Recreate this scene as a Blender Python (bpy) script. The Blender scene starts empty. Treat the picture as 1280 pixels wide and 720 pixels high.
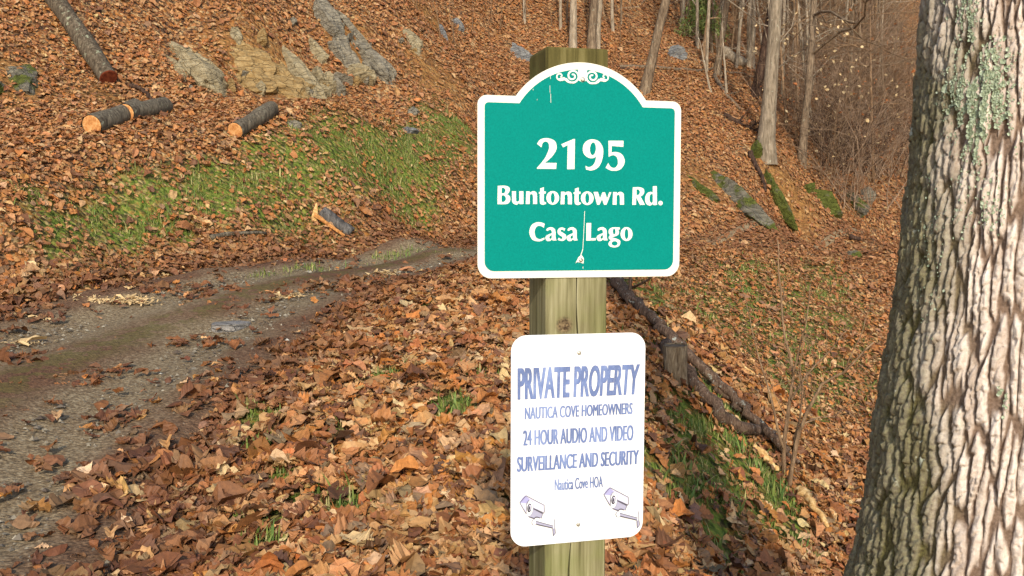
import bpy, bmesh, math
import numpy as np
from mathutils import Vector, Matrix
from mathutils.geometry import tessellate_polygon

R = math.radians
scene = bpy.context.scene
COL = scene.collection

# ------------------------------------------------------------------ camera, sky, sun, exposure
EYE = np.array([0.0, 0.0, 1.6]); F = 1244.0; PITCH = R(3.6)
cam_d = bpy.data.cameras.new("camera"); cam = bpy.data.objects.new("camera", cam_d); COL.objects.link(cam)
cam.location = EYE; cam.rotation_euler = (R(90) - PITCH, 0, 0)
cam_d.sensor_width = 36.0; cam_d.lens = 36.0 * F / 1280.0
cam_d.clip_start = 0.05; cam_d.clip_end = 600
scene.camera = cam

SUN_EL, SUN_AZ = R(27), R(1.5)          # behind the camera, a little to the right
sun_dir = np.array([math.sin(SUN_AZ) * math.cos(SUN_EL), -math.cos(SUN_AZ) * math.cos(SUN_EL), math.sin(SUN_EL)])
w = bpy.data.worlds.new("World"); scene.world = w; w.use_nodes = True
nt = w.node_tree; bg = nt.nodes["Background"]
sky = nt.nodes.new("ShaderNodeTexSky"); sky.sky_type = 'NISHITA'; sky.sun_disc = False
sky.sun_elevation = SUN_EL; sky.sun_rotation = math.pi - SUN_AZ
nt.links.new(sky.outputs[0], bg.inputs[0]); bg.inputs[1].default_value = 0.15
sl = bpy.data.lights.new("sun", 'SUN'); sl.energy = 2.3; sl.angle = R(1.4); sl.color = (1.0, 0.93, 0.82)
so = bpy.data.objects.new("sun", sl); COL.objects.link(so)
so.rotation_euler = Vector(sun_dir).to_track_quat('Z', 'Y').to_euler()
so.location = (3, -20, 15)
scene.view_settings.view_transform = 'Standard'; scene.view_settings.look = 'None'
scene.view_settings.exposure = 0.66; scene.view_settings.gamma = 1.0
scene.view_settings.use_curve_mapping = False

rng = np.random.default_rng(7)

# ------------------------------------------------------------------ helpers
def tag(o, label=None, cat=None, group=None, kind=None):
    if label: o["label"] = label
    if cat: o["category"] = cat
    if group: o["group"] = group
    if kind: o["kind"] = kind
    return o

def thing(name, loc, label, cat, group=None):
    o = bpy.data.objects.new(name, None); COL.objects.link(o)
    o.empty_display_size = 0.1; o.location = loc
    return tag(o, label, cat, group)

def vnoise(x, y, seed=0):
    x = np.asarray(x, float); y = np.asarray(y, float)
    xi = np.floor(x).astype(np.int64); yi = np.floor(y).astype(np.int64)
    fx = x - xi; fy = y - yi
    fx = fx * fx * (3 - 2 * fx); fy = fy * fy * (3 - 2 * fy)
    def h(a, b):
        n = (a * 374761393 + b * 668265263 + seed * 974634777) & 0xFFFFFFFF
        n = ((n ^ (n >> 13)) * 1274126177) & 0xFFFFFFFF
        n = (n ^ (n >> 16)) & 0xFFFFFFFF
        return n / 4294967295.0
    a = h(xi, yi); b = h(xi + 1, yi); c = h(xi, yi + 1); d = h(xi + 1, yi + 1)
    return (a * (1 - fx) + b * fx) * (1 - fy) + (c * (1 - fx) + d * fx) * fy
def fbm(x, y, seed=0, oct=4):
    s = 0; a = 0.5; t = 0
    for k in range(oct):
        s = s + a * vnoise(x * 2 ** k + 13.7 * k, y * 2 ** k - 7.1 * k, seed + k); t += a; a *= .5
    return s / t
def sstep(a, b, x):
    t = np.clip((x - a) / (b - a), 0, 1); return t * t * (3 - 2 * t)

class Acc:
    """collects tubes / polygons and links them as one mesh object"""
    def __init__(s): s.v = []; s.f = []; s.n = 0; s.c = []
    def add(s, v, f, col=None):
        v = np.asarray(v, float); s.v.append(v)
        for a in f: s.f.append(np.asarray(a) + s.n)
        if col is not None: s.c.append(np.broadcast_to(np.asarray(col, float), (len(v), 3)))
        s.n += len(v)
    def tube(s, pts, rad, seg=6, cap=True, squash=None, noise=0.0, seed=0):
        pts = np.asarray(pts, float); n = len(pts); rad = np.broadcast_to(np.asarray(rad, float), (n,))
        t = np.gradient(pts, axis=0); t /= np.linalg.norm(t, axis=1)[:, None] + 1e-12
        u = np.cross(t[0], [0.31, 0.17, 0.94]); 
        if np.linalg.norm(u) < .2: u = np.cross(t[0], [1, 0, 0])
        us = []
        for i in range(n):
            u = u - t[i] * u.dot(t[i]); u /= np.linalg.norm(u); us.append(u)
        us = np.array(us); ws = np.cross(t, us)
        a = np.linspace(0, 2 * np.pi, seg, endpoint=False)
        rr = np.broadcast_to(rad[:, None], (n, seg)).copy()
        if noise:
            lr = np.cumsum(np.r_[0, np.linalg.norm(np.diff(pts, axis=0), axis=1)])
            A, Z = np.meshgrid(a, lr)
            m = rad.mean() + 1e-6
            rr *= 1 + noise * 2 * (fbm(np.cos(A) * 2 + 5 + Z / m * .35, np.sin(A) * 2 + Z / m * .25, seed, 3) - .5)
        v = pts[:, None] + rr[..., None] * (np.cos(a)[None, :, None] * us[:, None] + np.sin(a)[None, :, None] * ws[:, None])
        v = v.reshape(-1, 3)
        i = np.arange(n - 1)[:, None] * seg; j = np.arange(seg)[None]; k = (j + 1) % seg
        q = np.stack([i + j, i + k, i + seg + k, i + seg + j], -1).reshape(-1, 4)
        s.v.append(v); s.f.append(q + s.n)
        if cap:
            s.f.append(np.arange(seg)[::-1][None] + s.n); s.f.append((np.arange(seg) + (n - 1) * seg)[None] + s.n)
        s.n += len(v)
    def build(s, name, mat, parent=None, smooth=True, origin=None):
        V = np.concatenate(s.v)
        fl = []; 
        for f in s.f:
            f = np.atleast_2d(f); fl.append(f)
        C = np.concatenate(s.c) if s.c else None
        return mesh(name, V, fl, mat, parent, smooth, C, origin)

def mesh(name, V, flist, mat, parent=None, smooth=True, col=None, origin=None, attrs=None):
    """V world (or parent-local when origin None and parent None) -> one mesh object"""
    V = np.asarray(V, float)
    loc = None
    if parent is not None:
        V = V - np.array(parent.matrix_basis.translation if parent.parent is None else parent_world(parent))
    elif origin is not None:
        loc = np.asarray(origin, float); V = V - loc
    me = bpy.data.meshes.new(name)
    me.vertices.add(len(V)); me.vertices.foreach_set("co", V.astype(np.float32).ravel())
    li = np.concatenate([f.ravel() for f in flist]); cnt = np.concatenate([np.full(len(f), f.shape[1]) for f in flist])
    me.loops.add(len(li)); me.loops.foreach_set("vertex_index", li.astype(np.int32))
    st = np.r_[0, np.cumsum(cnt)[:-1]]
    me.polygons.add(len(cnt)); me.polygons.foreach_set("loop_start", st.astype(np.int32)); me.polygons.foreach_set("loop_total", cnt.astype(np.int32))
    me.update(calc_edges=True); me.validate()
    me.polygons.foreach_set("use_smooth", np.full(len(me.polygons), bool(smooth)))
    if col is not None:
        a = me.attributes.new("tint", 'FLOAT_COLOR', 'POINT')
        a.data.foreach_set("color", np.concatenate([col, np.ones((len(col), 1))], 1).astype(np.float32).ravel())
    for k, val in (attrs or {}).items():
        a = me.attributes.new(k, 'FLOAT', 'POINT'); a.data.foreach_set("value", np.asarray(val, np.float32))
    if mat: me.materials.append(mat)
    o = bpy.data.objects.new(name, me); COL.objects.link(o)
    if parent is not None: o.parent = parent
    elif loc is not None: o.location = loc
    return o
def parent_world(o):
    p = Vector((0, 0, 0))
    while o: p += o.matrix_basis.translation; o = o.parent
    return np.array(p)

# node material builder
class NM:
    def __init__(s, name, rough=.8, spec=.25):
        s.m = bpy.data.materials.new(name); s.m.use_nodes = True; s.t = s.m.node_tree
        s.b = s.t.nodes["Principled BSDF"]; s.b.inputs["Roughness"].default_value = rough
        s.b.inputs["Specular IOR Level"].default_value = spec
    def n(s, typ, **kw):
        d = s.t.nodes.new("ShaderNode" + typ)
        ins = kw.pop("ins", {})
        for k, v in kw.items(): setattr(d, k, v)
        for k, v in ins.items(): s.set(d.inputs[k], v)
        return d
    def set(s, sock, v):
        if hasattr(v, "is_output") or isinstance(v, bpy.types.NodeSocket): s.t.links.new(v, sock)
        elif isinstance(v, (tuple, list)) and len(v) == 3 and sock.type == 'RGBA': sock.default_value = (*v, 1)
        else: sock.default_value = v
    def coord(s, kind="Object"): return s.n("TexCoord").outputs[kind]
    def mapping(s, vec, scale=(1, 1, 1), rot=(0, 0, 0), loc=(0, 0, 0)):
        return s.n("Mapping", ins={"Vector": vec, "Scale": scale, "Rotation": rot, "Location": loc}).outputs[0]
    def noise(s, vec, scale, detail=4, rough=.6, dist=0):
        return s.n("TexNoise", ins={"Vector": vec, "Scale": scale, "Detail": detail, "Roughness": rough, "Distortion": dist}).outputs[0]
    def ramp(s, fac, stops):
        r = s.n("ValToRGB", ins={"Fac": fac}); e = r.color_ramp.elements
        while len(e) < len(stops): e.new(.5)
        for k, (p, c) in zip(e, stops):
            k.position = p; k.color = (*c, 1) if not np.isscalar(c) else (c, c, c, 1)
        return r.outputs[0]
    def mix(s, f, a, b, mode='MIX'):
        d = s.n("Mix", data_type='RGBA', blend_type=mode)
        s.set(d.inputs[0], f); s.set(d.inputs[6], a); s.set(d.inputs[7], b); return d.outputs[2]
    def math(s, op, a, b=0.0, c=0.0):
        d = s.n("Math", operation=op); s.set(d.inputs[0], a); s.set(d.inputs[1], b); s.set(d.inputs[2], c); return d.outputs[0]
    def attr(s, name, out="Fac"): return s.n("Attribute", attribute_name=name).outputs[out]
    def color(s, c): s.set(s.b.inputs["Base Color"], c)
    def bump(s, h, strength=.5, dist=.01):
        d = s.n("Bump", ins={"Height": h, "Strength": strength, "Distance": dist}); s.t.links.new(d.outputs[0], s.b.inputs["Normal"])
        return s.m

def srgb(r, g, b):
    f = lambda c: (c / 255 / 12.92) if c <= 10 else ((c / 255 + .055) / 1.055) ** 2.4
    return (f(r), f(g), f(b))

# pixel of the 1280x720 photograph -> world ray
FWD = np.array([0, math.cos(PITCH), -math.sin(PITCH)]); UP = np.array([0, math.sin(PITCH), math.cos(PITCH)])
def ray(px, py):
    d = np.array([1.0, 0, 0]) * ((px - 640) / F) - UP * ((py - 360) / F) + FWD
    return d
def at(px, py, dist):
    d = ray(px, py); return EYE + d * (dist / d[1])

# ------------------------------------------------------------------ terrain
CP = """640 720 3.75;450 500 5.6;500 380 8.2;300 600 4.7;640 560 5.0;600 440 6.8;640 380 8.6;780 345 10.5;700 700 4.0
800 700 4.2;900 700 5.0;1000 690 6.0;1040 640 7.0;990 600 7.4;960 560 7.6;845 475 7.0;770 372 9.2;900 400 11;1000 400 12.5;1080 400 14
1000 335 15.6;1080 338 18;950 480 9;1050 550 8.8;900 560 6.6;860 620 5.3;1150 620 8;1300 500 12;1300 700 7;1300 350 20;900 330 13.4
590 327 11.2;560 309 13;430 370 8.6;400 321 10.8;330 430 7;250 336 9.5;230 500 5.7;150 351 8.8;120 600 4.6;0 386 7.8;100 720 3.7;-200 430 6.5
720 315 13;720 306 15.2;870 307 15.5;870 303.5 17.4;1000 306 17.8;1000 304 19.8;1110 312 20;1110 309 22
400 308 11.3;250 322 9.9;150 335 9.2;0 365 8.2;20 288 8.7;0 200 9.6;150 205 10.5;300 168 12;450 148 14;590 122 18.5;590 220 15.2;450 230 12.5;300 250 11.0;150 280 9.8;530 300 13.2
100 130 12.4;0 150 11.6;300 128 14.3;500 122 16.8;600 85 21.5;200 125 13.3;400 122 15.5
300 0 16.4;0 0 13.8;500 0 19.6;150 0 15;640 0 25;400 0 18;700 100 21;800 110 22.5;800 0 31;870 200 20;870 250 18.6;960 195 21;960 260 19.5;1050 240 22.5;1110 290 22.4
900 70 28;1000 200 22.5;900 0 37;1000 100 31;1100 200 28;1080 60 47;1080 0 62;1250 200 36;1400 100 50;1250 290 25
0 -200 17.5;300 -200 21;640 -200 32;900 -150 48;1080 -100 85"""
P = [at(*map(float, s.split())) for l in CP.split("\n") for s in l.split(";")]
P += [np.array(p, float) for p in [(-1.7, 1, .2), (-1.9, -3, .0), (-4.6, 2, .45), (-4.9, -3, .25), (0, 0, -.05), (2.5, 0, -.3), (1.2, 2.3, .22), (.2, 2.2, .1),
      (0, -6, -.4), (4, -5, -1), (6, 3, -1.1), (0, -15, -1.5), (20, -10, -4), (-15, -5, 2), (-40, -10, 8), (0, 60, 25), (30, 90, 31), (60, 60, 20),
      (40, 30, 8), (30, 12, 0), (60, 15, 3), (-20, 15, 12), (-40, 10, 18), (-20, 40, 26), (-45, 60, 36), (-9, 6, 2.6), (-14, 9, 6.5), (0, 110, 40), (80, 110, 40), (-60, 110, 48), (90, -15, 0)]]
P = np.array(P)
def tps_k(r2): return np.where(r2 > 0, r2 * np.log(r2 + 1e-12), 0)
n = len(P); K = tps_k(((P[:, None, :2] - P[None, :, :2]) ** 2).sum(-1)); K += np.eye(n) * 0.05
Q = np.c_[np.ones(n), P[:, :2]]
A = np.block([[K, Q], [Q.T, np.zeros((3, 3))]])
sol = np.linalg.solve(A, np.r_[P[:, 2], 0, 0, 0])
def base_h(x, y):
    out = sol[n] + sol[n + 1] * x + sol[n + 2] * y
    for i in range(n): out = out + sol[i] * tps_k((x - P[i, 0]) ** 2 + (y - P[i, 1]) ** 2)
    return out
def axis(lo, hi, c, fine, N):
    t = np.linspace(-1, 1, 4001); k = 3.3
    s = np.sinh(k * t); pos = np.where(s > 0, s / np.sinh(k) * (hi - c), s / np.sinh(k) * (c - lo)) + c
    return np.interp(np.linspace(0, 1, N), np.linspace(0, 1, 4001), pos)
GX = axis(-70, 100, 0.5, 0, 620); GY = axis(-25, 130, 8.5, 0, 640)
XX, YY = np.meshgrid(GX, GY)
HH = base_h(XX, YY)

def in_poly(px, py, poly):
    inside = np.zeros(np.shape(px), bool); m = len(poly); j = m - 1
    for i in range(m):
        xi, yi = poly[i]; xj, yj = poly[j]
        c = ((yi > py) != (yj > py)) & (px < (xj - xi) * (py - yi) / (yj - yi + 1e-12) + xi)
        inside ^= c; j = i
    return inside
def poly_dist(px, py, line):
    d = np.full(np.shape(px), 1e9)
    for (x0, y0), (x1, y1) in zip(line[:-1], line[1:]):
        L2 = (x1 - x0) ** 2 + (y1 - y0) ** 2 + 1e-9
        t = np.clip(((px - x0) * (x1 - x0) + (py - y0) * (y1 - y0)) / L2, 0, 1)
        d = np.minimum(d, np.hypot(px - x0 - t * (x1 - x0), py - y0 - t * (y1 - y0)))
    return d
# road edges (world)
NEAR = [(-1.9, -6), (-1.8, -3), (-1.75, 0), (-1.68, 2)] + [tuple(at(*p)[:2]) for p in [(170, 720, 3.7), (200, 600, 4.6), (295, 500, 5.7), (382, 431, 7), (462, 374, 8.6), (590, 330, 11.2), (720, 315, 13), (870, 307, 15.5), (1000, 306, 17.8), (1110, 312, 20), (1300, 320, 23)]]
FAR = [(-5.2, -6), (-5.0, -3), (-4.9, 0), (-4.7, 2), ] + [tuple(at(*p)[:2]) for p in [(-400, 510, 5.0), (-200, 430, 6.5), (0, 386, 7.8), (150, 351, 8.8), (250, 336, 9.5), (400, 321, 10.8), (560, 309, 13), (720, 306, 15.2), (870, 303.5, 17.4), (1000, 304, 19.8), (1110, 309, 22), (1300, 318, 25)]]
ROADP = NEAR + FAR[::-1]
def road_mask(x, y):
    ins = in_poly(x, y, ROADP); d = np.minimum(poly_dist(x, y, NEAR), poly_dist(x, y, FAR))
    return np.where(ins, d, -d)           # signed distance, inside positive
RM = road_mask(XX, YY)
rough = 1 - sstep(-.4, .2, RM)
dist = np.hypot(XX, YY)
bump = (fbm(XX * .7, YY * .7, 3, 4) - .5) * .22 + (fbm(XX * 3.1, YY * 3.1, 11, 3) - .5) * .07
hill = sstep(11, 18, YY)
bump += hill * (fbm(XX * .9 + 3, YY * .9, 21, 5) - .5) * .55
HH = HH + bump * (0.12 + .88 * rough) * np.clip(dist / 5, .35, 1)
def H(x, y):
    x = np.asarray(x, float); y = np.asarray(y, float)
    i = np.clip(np.searchsorted(GX, x) - 1, 0, len(GX) - 2); j = np.clip(np.searchsorted(GY, y) - 1, 0, len(GY) - 2)
    u = (x - GX[i]) / (GX[i + 1] - GX[i]); v = (y - GY[j]) / (GY[j + 1] - GY[j])
    return (HH[j, i] * (1 - u) + HH[j, i + 1] * u) * (1 - v) + (HH[j + 1, i] * (1 - u) + HH[j + 1, i + 1] * u) * v
def N(x, y, e=.15):
    gx = (H(x + e, y) - H(x - e, y)) / (2 * e); gy = (H(x, y + e) - H(x, y - e)) / (2 * e)
    nn = np.stack([-gx, -gy, np.ones_like(gx)], -1); return nn / np.linalg.norm(nn, axis=-1, keepdims=True)
def ground_at(px, py, dmin=2.0, dmax=140):
    d = ray(px, py); d = d / d[1]
    t = np.geomspace(dmin, dmax, 1500); p = EYE + d * t[:, None]
    b = p[:, 2] < H(p[:, 0], p[:, 1])
    k = int(np.argmax(b)) if b.any() else len(t) - 1
    return np.array([p[k, 0], p[k, 1], float(H(p[k, 0], p[k, 1]))])
def ppm(p): return F / p[1]         # photo pixels per metre at a point
def wpoly(pts): return [tuple(ground_at(a, b)[:2]) for a, b in pts]

GRASS = [(wpoly([(30, 300), (60, 262), (150, 208), (300, 172), (400, 160), (560, 138), (590, 170), (590, 262), (520, 280), (430, 264), (330, 282), (240, 290), (180, 326), (70, 334)]), 1.0),
         (wpoly([(765, 345), (840, 362), (885, 445), (925, 500), (985, 590), (1045, 680), (1010, 719), (800, 719), (808, 560), (800, 470)]), 1.05),
         (wpoly([(790, 345), (900, 318), (1050, 330), (1100, 450), (1070, 560), (1000, 520), (920, 440), (860, 400)]), .7)]
strip = [tuple(ground_at(a, b)[:2]) for a, b in [(330, 352), (400, 339), (470, 327), (560, 318)]]
tufts = [ground_at(a, b) for a, b in [(335, 690), (330, 655), (325, 566), (312, 525), (420, 545), (562, 508), (480, 470), (430, 635), (370, 630), (600, 470), (545, 380), (640, 640), (360, 600), (575, 380), (790, 560), (230, 300)]]
def green(x, y):
    nz = fbm(x * 1.1, y * 1.1, 31, 4); g = np.zeros(np.shape(x))
    fine = .72 + .28 * sstep(.38, .56, fbm(x * 4.5, y * 4.5, 37, 3))
    for poly, wt in GRASS:
        d = poly_dist(x, y, poly + poly[:1]); s = np.where(in_poly(x, y, poly), d, -d)
        g = np.maximum(g, fine * min(wt, 1) * sstep(-.35, .45, s + 1.1 * (fbm(x * 1.3 + 40, y * 1.3, 17, 4) - .5)) * sstep(.33, .47, nz + (.32 if wt > 1 else .34 if wt > .9 else .19)))
    g = np.maximum(g, .8 * sstep(.22, .05, poly_dist(x, y, strip)) * sstep(.38, .6, nz))
    for t in tufts: g = np.maximum(g, sstep(.20, .04, np.hypot(x - t[0], y - t[1]) * (1 + .8 * (fbm(x * 6, y * 6, 5, 2) - .5))))
    return g
SOIL = [(ground_at(a, b), r) for a, b, r in [(345, 90, 1.0), (300, 75, .7), (535, 25, .9), (440, 60, .7), (20, 100, .7), (880, 230, .8), (985, 240, .9), (540, 95, .8), (130, 120, .5)]]
def soil(x, y):
    s = np.zeros(np.shape(x))
    for c, r in SOIL: s = np.maximum(s, sstep(1.3 * r, .2 * r, np.hypot(x - c[0], y - c[1]) * (.7 + .8 * fbm(x * 2, y * 2, 8, 3))))
    return s

GRN, SOI = green(XX, YY), soil(XX, YY)
LEAFC = [srgb(c[0], c[1] * 1.03, c[2] * .985) for c in [(176, 125, 82), (160, 102, 60), (136, 83, 50), (108, 67, 45), (188, 142, 99), (202, 163, 122), (126, 96, 73), (176, 110, 56), (150, 112, 83), (92, 60, 43)]]

def mat_ground():
    m = NM("leafy_ground", .9, .1); c = m.coord("Object")
    wv = m.n("TexNoise", ins={"Vector": c, "Scale": 6.0, "Detail": 2}).outputs[1]
    cw = m.mix(.06, c, wv, 'ADD')
    v1 = m.n("TexVoronoi", ins={"Vector": cw, "Scale": 13.0, "Randomness": 1.0})
    v2 = m.n("TexVoronoi", ins={"Vector": m.mapping(cw, rot=(.4, .3, 1.0)), "Scale": 21.0})
    sep = m.n("SeparateColor", ins={0: v1.outputs["Color"]}); sep2 = m.n("SeparateColor", ins={0: v2.outputs["Color"]})
    st = [(i / 10, tuple(x * .85 for x in c_)) for i, c_ in enumerate(LEAFC)]
    for r_ in (0,): pass
    la = m.ramp(sep.outputs[0], st); lb = m.ramp(sep2.outputs[1], st)
    leaf = m.mix(m.math('GREATER_THAN', sep2.outputs[2], .45), la, lb)
    gap = m.math('LESS_THAN', m.noise(c, 9, 3), .40)
    leaf = m.mix(gap, leaf, (.075, .045, .028))
    sn = m.noise(c, 7, 5)
    soilc = m.ramp(sn, [(.3, srgb(92, 62, 36)), (.5, srgb(140, 100, 56)), (.7, srgb(168, 128, 76))])
    leaf = m.mix(m.math('MULTIPLY', m.attr("soil"), m.math('GREATER_THAN', m.noise(c, 11, 3), .42)), leaf, soilc)
    gn = m.noise(c, 18, 5)
    moss = m.ramp(gn, [(.3, srgb(60, 70, 26)), (.5, srgb(98, 112, 44)), (.7, srgb(134, 136, 64))])
    gm = m.math('MULTIPLY', m.attr("green"), m.math('ADD', .55, m.math('GREATER_THAN', m.noise(c, 14, 3), .5)))
    leaf = m.mix(m.n("Clamp", ins={0: gm}).outputs[0], leaf, moss)
    m.color(leaf)
    h = m.math('ADD', m.math('MULTIPLY', v1.outputs["Distance"], -1.0), m.math('MULTIPLY', v2.outputs["Distance"], -.7))
    return m.bump(h, .9, .05)
nx, ny = len(GX), len(GY)
i = (np.arange(ny - 1)[:, None] * nx + np.arange(nx - 1)[None]).ravel()
q = np.stack([i, i + 1, i + 1 + nx, i + nx], -1)
g = mesh("ground", np.stack([XX.ravel(), YY.ravel(), HH.ravel()], 1), [q], mat_ground(), attrs={"green": GRN.ravel(), "soil": SOI.ravel()})
tag(g, "leaf covered wooded hillside with a mossy bank and a ravine", "ground", kind="structure")

# road: draped strip, slightly above the soil, edges dipping under the leaves
def resample(line, k):
    l = np.array(line); s = np.r_[0, np.cumsum(np.linalg.norm(np.diff(l, axis=0), axis=1))]
    u = np.linspace(0, s[-1], k); a = np.stack([np.interp(u, s, l[:, 0]), np.interp(u, s, l[:, 1])], 1)
    for _ in range(6): a[1:-1] = (a[:-2] + 2 * a[1:-1] + a[2:]) / 4
    return a
ra, rb = resample(NEAR, 420), resample(FAR, 420); mw = 46
tt = np.linspace(-.02, 1.02, mw)
rx = ra[:, None, 0] * (1 - tt) + rb[:, None, 0] * tt; ry = ra[:, None, 1] * (1 - tt) + rb[:, None, 1] * tt
edge = np.minimum(tt, 1 - tt)[None] * np.hypot(*(ra - rb).T)[:, None]
prof = .014 * sstep(0, .22, edge + .18 * (fbm(rx * 2, ry * 2, 9, 3) - .5)) - .02 * (edge < .03)
tu = np.minimum(np.abs(tt - .27), np.abs(tt - .73))[None]
prof = prof - .025 * sstep(.14, .03, tu) + .03 * sstep(.2, .0, np.abs(tt - .5))[None] + .012 * (fbm(rx * 5, ry * 5, 14, 3) - .5)
rz = np.maximum(H(rx, ry) + prof + .02 - .03 * sstep(.12, .0, edge), H(rx, ry) - .05)
rz = rz - .16 * sstep(1.2, 2.6, rx) * (1 - sstep(.70, .76, tt) * sstep(.93, .87, tt))[None]      # beyond the post the track is buried in leaves but for one rut
i = (np.arange(419)[:, None] * mw + np.arange(mw - 1)[None]).ravel()
def mat_road():
    m = NM("gravel_track", .85, .2); c = m.coord("Object")
    big = m.noise(c, 1.3, 4, .6); v = m.n("TexVoronoi", ins={"Vector": c, "Scale": 55.0}); fine = m.noise(c, 38, 6, .7)
    wear = m.attr("wear")
    grav = m.ramp(fine, [(.30, srgb(72, 58, 41)), (.48, srgb(124, 105, 78)), (.62, srgb(156, 138, 108)), (.75, srgb(184, 170, 140))])
    dirt = m.ramp(fine, [(.3, srgb(62, 42, 29)), (.5, srgb(102, 72, 51)), (.7, srgb(132, 98, 71))])
    f = m.math('MULTIPLY_ADD', big, 1.5, m.math('MULTIPLY_ADD', wear, .55, -.62))
    col = m.mix(m.n("Clamp", ins={0: m.math('MULTIPLY', f, 1.6)}).outputs[0], dirt, grav)
    gr = m.ramp(m.noise(c, 22, 4), [(.3, srgb(60, 58, 26)), (.7, srgb(112, 108, 50))])
    col = m.mix(m.math('MULTIPLY', m.attr("verge"), m.math('GREATER_THAN', m.noise(c, 5, 4), .47)), col, gr)
    m.color(col)
    return m.bump(m.math('ADD', m.math('MULTIPLY', v.outputs["Distance"], -.8), fine), .7, .012)
wear = np.broadcast_to(sstep(.2, .05, tu), rx.shape); verge = np.broadcast_to(.5 * sstep(.12, .02, np.abs(tt - .5))[None], rx.shape)
road = mesh("road", np.stack([rx, ry, rz], -1).reshape(-1, 3), [np.stack([i, i + 1, i + 1 + mw, i + mw], -1)], mat_road(), attrs={"wear": wear.ravel(), "verge": verge.ravel()})
tag(road, "narrow rutted gravel track curving round the foot of the mossy bank", "road", kind="structure")
def surf(x, y): return H(x, y) + np.where(road_mask(x, y) > .1, .03, 0)
# ------------------------------------------------------------------ leaf litter, grass, chips (uncountable ground cover)
def leaf_template(prof, k=None):
    xs = np.linspace(-.5, .5, len(prof)); w = np.array(prof)
    v = np.concatenate([np.stack([xs, s * w, np.zeros_like(xs)], 1) for s in (-1, 0, 1)]); m = len(xs)
    i = np.arange(m - 1)
    f = np.concatenate([np.stack([i + a * m, i + 1 + a * m, i + 1 + (a + 1) * m, i + (a + 1) * m], 1) for a in (0, 1)])
    return v, f
OAK = leaf_template([.012, .012, .10, .22, .15, .28, .20, .31, .22, .25, .15, .13, .02])
OVAL = leaf_template([.012, .015, .16, .26, .30, .29, .24, .16, .07, .01])
MAPLE = leaf_template([.015, .02, .20, .25, .35, .33, .38, .26, .22, .10, .02])
LONG = leaf_template([.01, .02, .08, .13, .16, .15, .11, .06, .01])
FARL = leaf_template([.03, .26, .32, .22, .03])
def place_leaves(tpl, P0, size, nrm, tilt, lift, rg):
    V, Fq = tpl; k = len(P0)
    cx = rg.normal(0, .55, k); cf = rg.normal(.25, .35, k); ct = rg.normal(0, .5, k)
    asp = rg.uniform(.75, 1.15, k)
    x = np.broadcast_to(V[:, 0], (k, len(V))); y = V[None, :, 1] * asp[:, None]
    z = cx[:, None] * x ** 2 + cf[:, None] * np.abs(y) + ct[:, None] * x * y + .05 * rg.normal(size=(k, len(V)))
    nn = nrm + rg.normal(0, 1, (k, 3)) * tilt[:, None]; nn /= np.linalg.norm(nn, axis=1)[:, None]
    a = rg.normal(size=(k, 3)); t = a - nn * (a * nn).sum(1)[:, None]; t /= np.linalg.norm(t, axis=1)[:, None]
    b = np.cross(nn, t)
    W = (x[..., None] * t[:, None] + y[..., None] * b[:, None] + (z - z.min(1)[:, None] * .6)[..., None] * nn[:, None]) * size[:, None, None]
    W += (P0 + nrm * lift[:, None])[:, None]
    f = (Fq[None] + (np.arange(k) * len(V))[:, None, None]).reshape(-1, 4)
    return W.reshape(-1, 3), f
def leaf_cols(k, rg, dark=0.0):
    pal = np.array(LEAFC); wgt = np.array([.20, .18, .13, .08, .11, .05, .06, .12, .05, .04]); wgt /= wgt.sum()
    c = pal[rg.choice(len(pal), k, p=wgt)]
    c = c * rg.uniform(.78, 1.15, (k, 1)) * (1 + rg.normal(0, .05, (k, 3)))
    d = np.broadcast_to(np.asarray(dark, float), (k,))[:, None]
    wet = np.array(srgb(94, 58, 38)) * rg.uniform(.6, 1.2, (k, 1))
    return np.clip(c * (1 - d) + wet * d, .004, .9)
def mat_leaf():
    m = NM("dry_leaf", .62, .28); t = m.attr("tint", "Color"); c = m.coord("Object")
    k = m.ramp(m.noise(c, 60, 4), [(.3, .72), (.65, 1.12)])
    m.color(m.mix(1.0, t, k, 'MULTIPLY'))
    return m.bump(m.noise(c, 160, 2), .25, .002)
M_LEAF = mat_leaf()
rg = np.random.default_rng(21)
def sector(n_, r0, r1, half=R(34)):
    r = np.sqrt(rg.uniform(r0 * r0, r1 * r1, n_)); a = rg.uniform(-half, half, n_)
    return r * np.sin(a), r * np.cos(a)
NOLEAF = []
def blades(x, y, h, rg, spread=.5):
    k = len(x); z = surf(x, y) - .005
    a = rg.uniform(0, 2 * np.pi, k); lean = np.abs(rg.normal(.45, .3, k)); wd = h * rg.uniform(.035, .07, k)
    d = np.stack([np.cos(a), np.sin(a), np.zeros(k)], 1); s = np.stack([-np.sin(a), np.cos(a), np.zeros(k)], 1)
    B = np.stack([x, y, z], 1); up = np.array([0, 0, 1.0])
    lv = []
    for t, ww in ((0, 1), (.4, .9), (.75, .6), (1, .08)):
        c = B + up * (h * t * (1 - .35 * t * lean))[:, None] + d * (h * lean * t * t)[:, None]
        lv += [c - s * (wd * ww)[:, None], c + s * (wd * ww)[:, None]]
    v = np.stack(lv, 1).reshape(-1, 3); o8 = (np.arange(k) * 8)[:, None]
    f = np.concatenate([o8 + np.array([a_, a_ + 1, a_ + 3, a_ + 2])[None] for a_ in (0, 2, 4)])
    return v, f
vs, fs, cs, off = [], [], [], 0
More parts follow.
